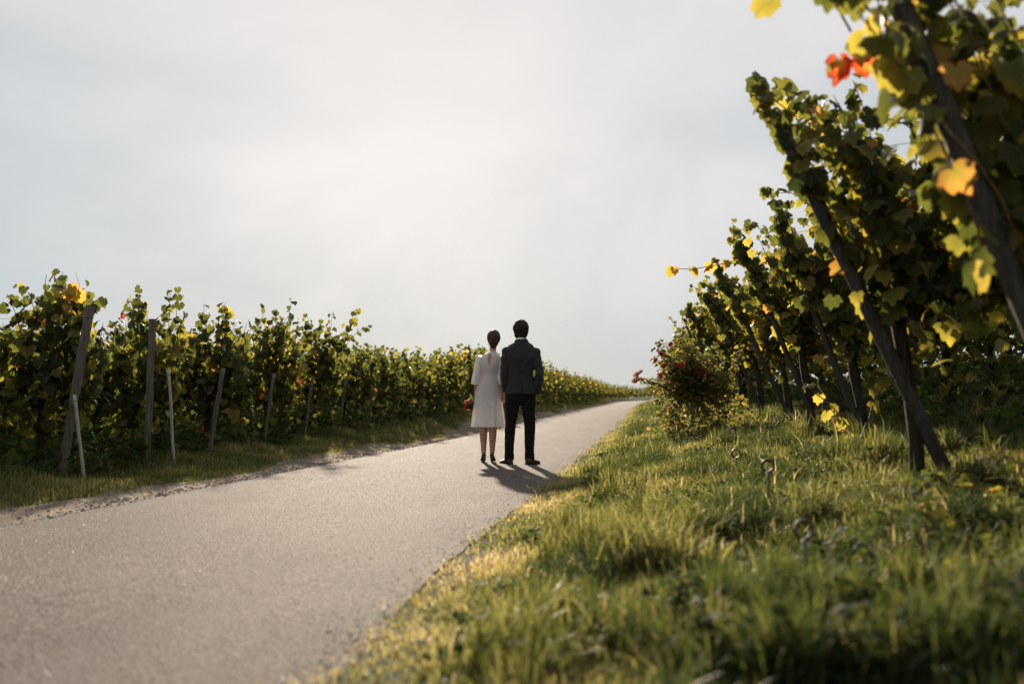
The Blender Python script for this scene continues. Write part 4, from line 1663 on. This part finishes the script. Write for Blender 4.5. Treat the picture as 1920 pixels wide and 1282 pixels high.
# --- man -------------------------------------------------------------------
MX, MY = 0.105, 12.70
tm, sm_ = ts_of(MX, MY)
man = tag(empty('person', (MX, MY, z_top(tm, sm_))), 'man seen from behind in charcoal jacket and black trousers, one hand in his pocket', 'person', 'couple standing on the road')
hc = (.010, .035, 1.695)
lh_w = Vector((-.188, .035, .875))        # left wrist
body = head_parts(hc, .074, .092, .118, (.012, .0, 1.47), .058)
body += [loft([(.80, 0, 0, .14, .09), (.95, 0, 0, .155, .10), (1.10, 0, .005, .145, .095), (1.30, .005, 0, .165, .10), (1.42, .008, 0, .16, .085), (1.50, .01, 0, .07, .06)], 20),
         limb((-.165, 0, 1.42), (-.185, -.035, 1.15), lh_w, .052, .042, .028), limb((.185, 0, 1.42), (.235, -.05, 1.15), (.20, .03, .90), .052, .042, .028),
         limb((-.088, 0, .88), (-.118, .01, .48), (-.135, -.015, .09), .080, .055, .042), limb((.092, 0, .88), (.118, .01, .48), (.118, -.015, .09), .080, .055, .042)]
body += hand(lh_w, (.12, .22, -1), (.75, .5, 0), (.3, 1, 0), 0.55, 1.05)
body += hand((.185, .030, .89), (-.42, .12, -1), (-1, .1, 0), (0, 1, 0), 0.3, 1.05)
remesh('body', body, M['skin'], man, 0.0055, 3)
face(man, hc, .074)
hair = [blob(Vector(hc) + Vector((0, -.016, .034)), (.101, .112, .108), 22, 16), blob(Vector(hc) + Vector((0, -.050, -.025)), (.090, .064, .098), 18, 12), blob(Vector(hc) + Vector((0, -.045, -.070)), (.066, .044, .052), 14, 10),
        blob(Vector(hc) + Vector((.004, .02, .085)), (.074, .078, .060), 18, 12)]
remesh('hair', hair, M['hair_man'], man, 0.006, 2, lambda co: .011 * (fbm(co[:, 0] * 60 + 50, co[:, 2] * 60 + co[:, 1] * 40 + 50, 3) - .45) * 2)
link('shirt_collar', py_mesh('shirt_collar', [tube([(.012, -.003, 1.555), (.012, .0, 1.583), (.012, .003, 1.596)], [.070, .068, .065], 20)], M['cotton']), man)
jk = [loft([(.885, .005, -.003, .192, .128), (.95, .004, -.003, .188, .126), (1.05, .003, -.002, .176, .118), (1.14, .003, 0, .166, .112), (1.25, .005, 0, .180, .120),
            (1.36, .008, -.006, .198, .126), (1.43, .010, -.006, .208, .114), (1.476, .011, -.004, .184, .100), (1.512, .011, -.002, .150, .088), (1.542, .012, 0, .100, .080), (1.585, .012, .002, .076, .074)], 28, power=2.35),
      limb((-.176, -.002, 1.405), (-.204, -.045, 1.14), (-.190, .02, .915), .063, .056, .044), limb((.196, -.002, 1.405), (.252, -.06, 1.14), (.205, .015, .895), .063, .058, .047),
      blob((-.165, -.002, 1.428), (.080, .070, .062)), blob((.187, -.002, 1.428), (.080, .070, .062))]
jacket = remesh('jacket', jk, M['wool'], man, 0.007, 5, cloth_noise(.011, 9, .013, 42))
surface_strip('centre_seam', jacket, [(.008, 1.52), (.004, 1.2), (.004, 1.08)], .005, .0025, M['wool'], man)
surface_strip('vent_flap', jacket, [(.004, 1.08), (.006, .893)], .024, .006, M['wool'], man)
surface_strip('collar_fold', jacket, [(-.075, 1.512), (-.03, 1.505), (.012, 1.503), (.055, 1.505), (.098, 1.512)], .014, .003, M['wool'], man)
tl = []
for sx, (hx, kx, ax) in ((-1, (-.095, -.126, -.140)), (1, (.098, .122, .116))):
    pts = [(hx, 0, .90), (hx * 1.08, 0, .76), ((hx + kx) / 2 , .004, .62), (kx, .008, .48), ((kx * .5 + ax * .5), .0, .36), (ax, -.006, .24), (ax, -.008, .15), (ax, -.004, .115), (ax, 0, .085), (ax, .004, .055)]
    tl.append(tube([Vector(p) for p in pts], [.098, .094, .081, .072, .067, .064, .061, .066, .062, .068], 18))
tl.append(loft([(.74, 0, 0, .10, .075), (.80, 0, 0, .172, .108), (.88, 0, 0, .180, .115), (.97, 0, 0, .172, .112), (1.04, 0, 0, .165, .108)], 24, power=2.3))
remesh('trousers', tl, M['trousers'], man, 0.008, 3, cloth_noise(.006, 8, .006, 75, 3.0))


def shoe(name, loc, ang, mat, parent, ln=.285, heel=.022):
    """laced shoe: sole with heel, vamp, ankle opening; toe along +y before turning"""
    V, F = [], []
    st = [(-.075, .026, .062), (-.062, .033, .078), (-.02, .036, .082), (.03, .040, .072), (.08, .046, .058), (.13, .046, .048), (.165, .038, .042), (.195, .022, .034), (.205, .008, .024)]
    st = [(y * ln / .285, w2, h) for y, w2, h in st]
    n = 12
    for (y, w2, h) in st:
        for k in range(n):
            th = math.pi * k / (n - 1)
            V.append((w2 * math.cos(th), y, .010 + (h - .010) * math.sin(th) ** .65))
    for i in range(len(st) - 1):
        for k in range(n - 1):
            F.append((i * n + k, i * n + k + 1, (i + 1) * n + k + 1, (i + 1) * n + k))
        F.append((i * n + n - 1, i * n, (i + 1) * n, (i + 1) * n + n - 1))
    F.append(tuple(range(n)))
    F.append(tuple(reversed(range((len(st) - 1) * n, len(st) * n))))
    o = link(name, py_mesh(name, [(V, F)], mat), parent, loc)
    o.rotation_euler = (0, 0, ang)
    V, F = [], []
    for z in (0.0, .013):
        for (y, w2, h) in st:
            V.append((w2 + .003, y, z))
        for (y, w2, h) in reversed(st):
            V.append((-w2 - .003, y, z))
    m_ = 2 * len(st)
    for k in range(m_):
        F.append((k, (k + 1) % m_, m_ + (k + 1) % m_, m_ + k))
    F += [tuple(reversed(range(m_))), tuple(range(m_, 2 * m_))]
    so = link('sole', py_mesh('sole', [(V, F)], M['leather'], smooth=False), o)
    return o


shoe('shoe', (-.150, -.005, 0.0), R(30), M['brown_leather'], man)
shoe('shoe', (.125, -.02, 0.0), R(-36), M['brown_leather'], man)

# --- woman -----------------------------------------------------------------
WX, WY = -0.310, 12.92
tw_, sw_ = ts_of(WX, WY)
woman = tag(empty('person', (WX, WY, z_top(tw_, sw_))), 'woman seen from behind in a knee-length white lace dress holding a small bouquet', 'person', 'couple standing on the road')
hc = (.072, .020, 1.590)
rh_w = Vector((.178, -.01, .885))
lh_w = Vector((-.158, .035, .885))
body = head_parts(hc, .066, .084, .108, (.052, -.005, 1.36), .043)
body += [loft([(.74, .0, 0, .13, .09), (.86, .005, -.005, .152, .105), (.98, .01, -.01, .145, .10), (1.12, .018, 0, .108, .078), (1.24, .025, 0, .125, .085), (1.33, .032, -.002, .128, .078), (1.395, .04, -.004, .095, .055), (1.42, .046, -.004, .05, .045)], 20),
         limb((-.098, 0, 1.355), (-.150, -.04, 1.09), lh_w, .040, .034, .023), limb((.172, 0, 1.355), (.180, -.05, 1.09), rh_w, .040, .034, .023),
         limb((-.062, -.005, .82), (-.060, .005, .47), (-.055, -.02, .11), .075, .050, .030), limb((.062, -.005, .82), (.064, .005, .47), (.054, -.02, .11), .075, .050, .030)]
for sx in (-.062, .060):                                    # calves
    body.append(blob((sx, -.024, .345), (.043, .042, .115), 14, 12))
body += hand(lh_w, (-.15, .15, -1), (.9, .35, .1), (.1, 1, 0), 0.95, .88)
body += hand(rh_w, (.22, -.12, -1), (.6, -.8, 0), (-.6, .5, 0), 0.45, .88)
remesh('body', body, M['skin'], woman, 0.0055, 3)
face(woman, (hc[0], hc[1] - .008, hc[2]), .066)
hair = [blob(Vector(hc) + Vector((0, -.012, .026)), (.089, .102, .104), 22, 16), blob(Vector(hc) + Vector((0, -.060, -.030)), (.068, .054, .074), 18, 12),
        blob(Vector(hc) + Vector((.002, -.080, .012)), (.050, .040, .048), 18, 12), blob(Vector(hc) + Vector((-.004, -.048, -.085)), (.040, .030, .045), 14, 10)]
remesh('hair', hair, M['hair_woman'], woman, 0.006, 3, lambda co: .004 * (fbm(co[:, 0] * 30 + 50, co[:, 2] * 70 + 50, 3) - .5) * 2)
# dress: fitted bodice, seam at the waist, skirt in soft folds with a scalloped hem, keyhole at the back
nth, rows_z = 120, []
prof = [(1.435, .050, .050, .050), (1.415, .048, .060, .054), (1.395, .044, .098, .066), (1.365, .038, .135, .084), (1.32, .034, .142, .092), (1.26, .028, .138, .096), (1.20, .022, .126, .092), (1.15, .018, .116, .086), (1.12, .016, .114, .086),
        (1.08, .014, .128, .096), (1.00, .010, .152, .116), (.92, .006, .168, .126), (.82, .002, .176, .134), (.72, .0, .186, .145), (.62, .0, .196, .155), (.53, .0, .206, .162), (.465, .0, .213, .168)]
pz = np.array([p[0] for p in prof][::-1])
zs = np.concatenate([np.linspace(1.435, 1.08, 64), np.linspace(1.07, .465, 60)])
V, F = [], []
for i, z in enumerate(zs):
    c_ = np.interp(z, pz, [p[1] for p in prof][::-1]); hx = np.interp(z, pz, [p[2] for p in prof][::-1]); hy = np.interp(z, pz, [p[3] for p in prof][::-1])
    fold = .075 * sstep(1.08, .46, z)
    for k in range(nth):
        th = 2 * math.pi * k / nth
        f_ = 1 + fold * (.6 * math.sin(9 * th + 1.0 + 1.5 * math.sin(2 * th)) + .4 * math.sin(15 * th + .6)) + .006 * math.sin(3 * th + z * 40)
        zz = z
        if i >= len(zs) - 5:
            zz = z - .012 * abs(math.sin(13 * th)) * (i - len(zs) + 6) / 5
        V.append((c_ + hx * f_ * math.cos(th), -.004 + hy * f_ * math.sin(th), zz))
keyx = .012
for i in range(len(zs) - 1):
    for k in range(nth):
        k2 = (k + 1) % nth
        q = (i * nth + k, (i + 1) * nth + k, (i + 1) * nth + k2, i * nth + k2)
        x = sum(V[a][0] for a in q) / 4
        y = sum(V[a][1] for a in q) / 4
        z = zs[i]
        if y < 0 and 1.245 < z < 1.40:
            f_ = (z - 1.245) / .155
            half = .026 * math.sin(math.pi * min(1, (1 - f_)) ** .55) + .001
            if abs(x - keyx - .014 * f_) < half:
                continue
        F.append(q)
dress = link('dress', py_mesh('dress', [(V, F)], M['lace']), woman)
tag(dress)
for (a, b, c) in (((-.100, 0, 1.355), (-.152, -.04, 1.10), (-.158, -.015, 1.015)), ((.172, 0, 1.355), (.183, -.05, 1.10), (.184, -.03, 1.015))):
    rr = [.054, .055, .055, .053, .055, .058, .063]
    a, b, c = Vector(a), Vector(b), Vector(c)
    pts = [a + (a - b) * .10, a.lerp(b, .2), a.lerp(b, .5), a.lerp(b, .8), b, b.lerp(c, .6), c]
    sl_ = link('sleeve', py_mesh('sleeve', [tube(pts, [.036] + rr[1:], 22, cap=False)], M['lace']), woman)
link('waist_seam', py_mesh('waist_seam', [tube([(.016, -.004, 1.112), (.016, -.004, 1.126)], [.1165, .1165], 40, cap=False)], M['lace']), woman)
o = bpy.data.objects['waist_seam']; o.scale = (1, .765, 1); o.location = (0, -.001, 0)
for nm, lx in (('left', -.055), ('right', .054)):
    root_l = Vector((lx, -.02, 0))
    V, F = [], []
    # pump: raised heel, pointed toe, thin heel post
    st = [(-.045, .022, .070, .125), (-.025, .030, .066, .120), (.02, .031, .050, .088), (.06, .034, .028, .060), (.105, .038, .008, .050), (.14, .032, .004, .040), (.17, .016, .003, .026), (.182, .004, .003, .014)]
    n = 12
    for (y, w2, zb, zt) in st:
        for k in range(n):
            th = 2 * math.pi * k / n
            V.append((w2 * math.cos(th), y, (zb + zt) / 2 + (zt - zb) / 2 * math.sin(th)))
    for i in range(len(st) - 1):
        for k in range(n):
            k2 = (k + 1) % n
            F.append((i * n + k, i * n + k2, (i + 1) * n + k2, (i + 1) * n + k))
    F += [tuple(reversed(range(n))), tuple(range((len(st) - 1) * n, len(st) * n))]
    sh = link('shoe', py_mesh('shoe', [(V, F)], M['leather']), woman, root_l)
    sh.rotation_euler = (0, 0, R(6) if lx < 0 else R(-6))
    link('heel', py_mesh('heel', [tube([(0, -.028, .09), (0, -.030, .04), (0, -.032, 0)], [.022, .014, .010], 10)], M['leather']), sh)

# bouquet hanging from her left hand
bq = tag(empty('bouquet', (WX - .185, WY + .03, z_top(tw_, sw_) + .775)), 'small bouquet of pink, red and cream flowers held head-down in her left hand', 'bouquet')
r = random.Random(3)
link('stems', py_mesh('stems', [tube([(.02 + r.gauss(0, .006), r.gauss(0, .006), .085), (.012 + r.gauss(0, .006), r.gauss(0, .008), .02), (r.gauss(-.02, .03), r.gauss(0, .03), -.03)], [.004, .004, .003], 6) for _ in range(12)], M['cane']), bq)['kind'] = 'stuff'
for i, (dx, dz, rad, tn) in enumerate([(-.055, .010, .030, .92), (-.085, -.035, .030, .55), (-.03, -.03, .034, .95), (-.06, -.075, .030, .12), (-.005, -.065, .030, .70), (-.095, .005, .022, .75), (.02, -.03, .026, .85), (-.035, .035, .022, .98), (-.03, -.095, .024, .30), (-.10, -.07, .022, .1)]):
    o = link('flower', rose_mesh('flower', rad, tn, 60 + i), bq, (dx, r.uniform(-.06, .03), dz))
    o.rotation_euler = (r.uniform(.6, 2.2), r.uniform(-.8, .4), r.uniform(0, 6))
Lb = Leaves()
for i in range(70):
    a = unit(np.array((r.gauss(-.35, .7), r.gauss(0, .7), r.gauss(-.5, .6))))
    Lb.add(np.array((-.02, 0, -.02)) + a * r.uniform(.02, .075), a, np.array((r.gauss(0, 1), r.gauss(0, 1), .6)), r.uniform(.03, .055), r.uniform(0, .45))
link('greenery', Lb.mesh('greenery', M['rose_leaf'], 1), bq)['kind'] = 'stuff'
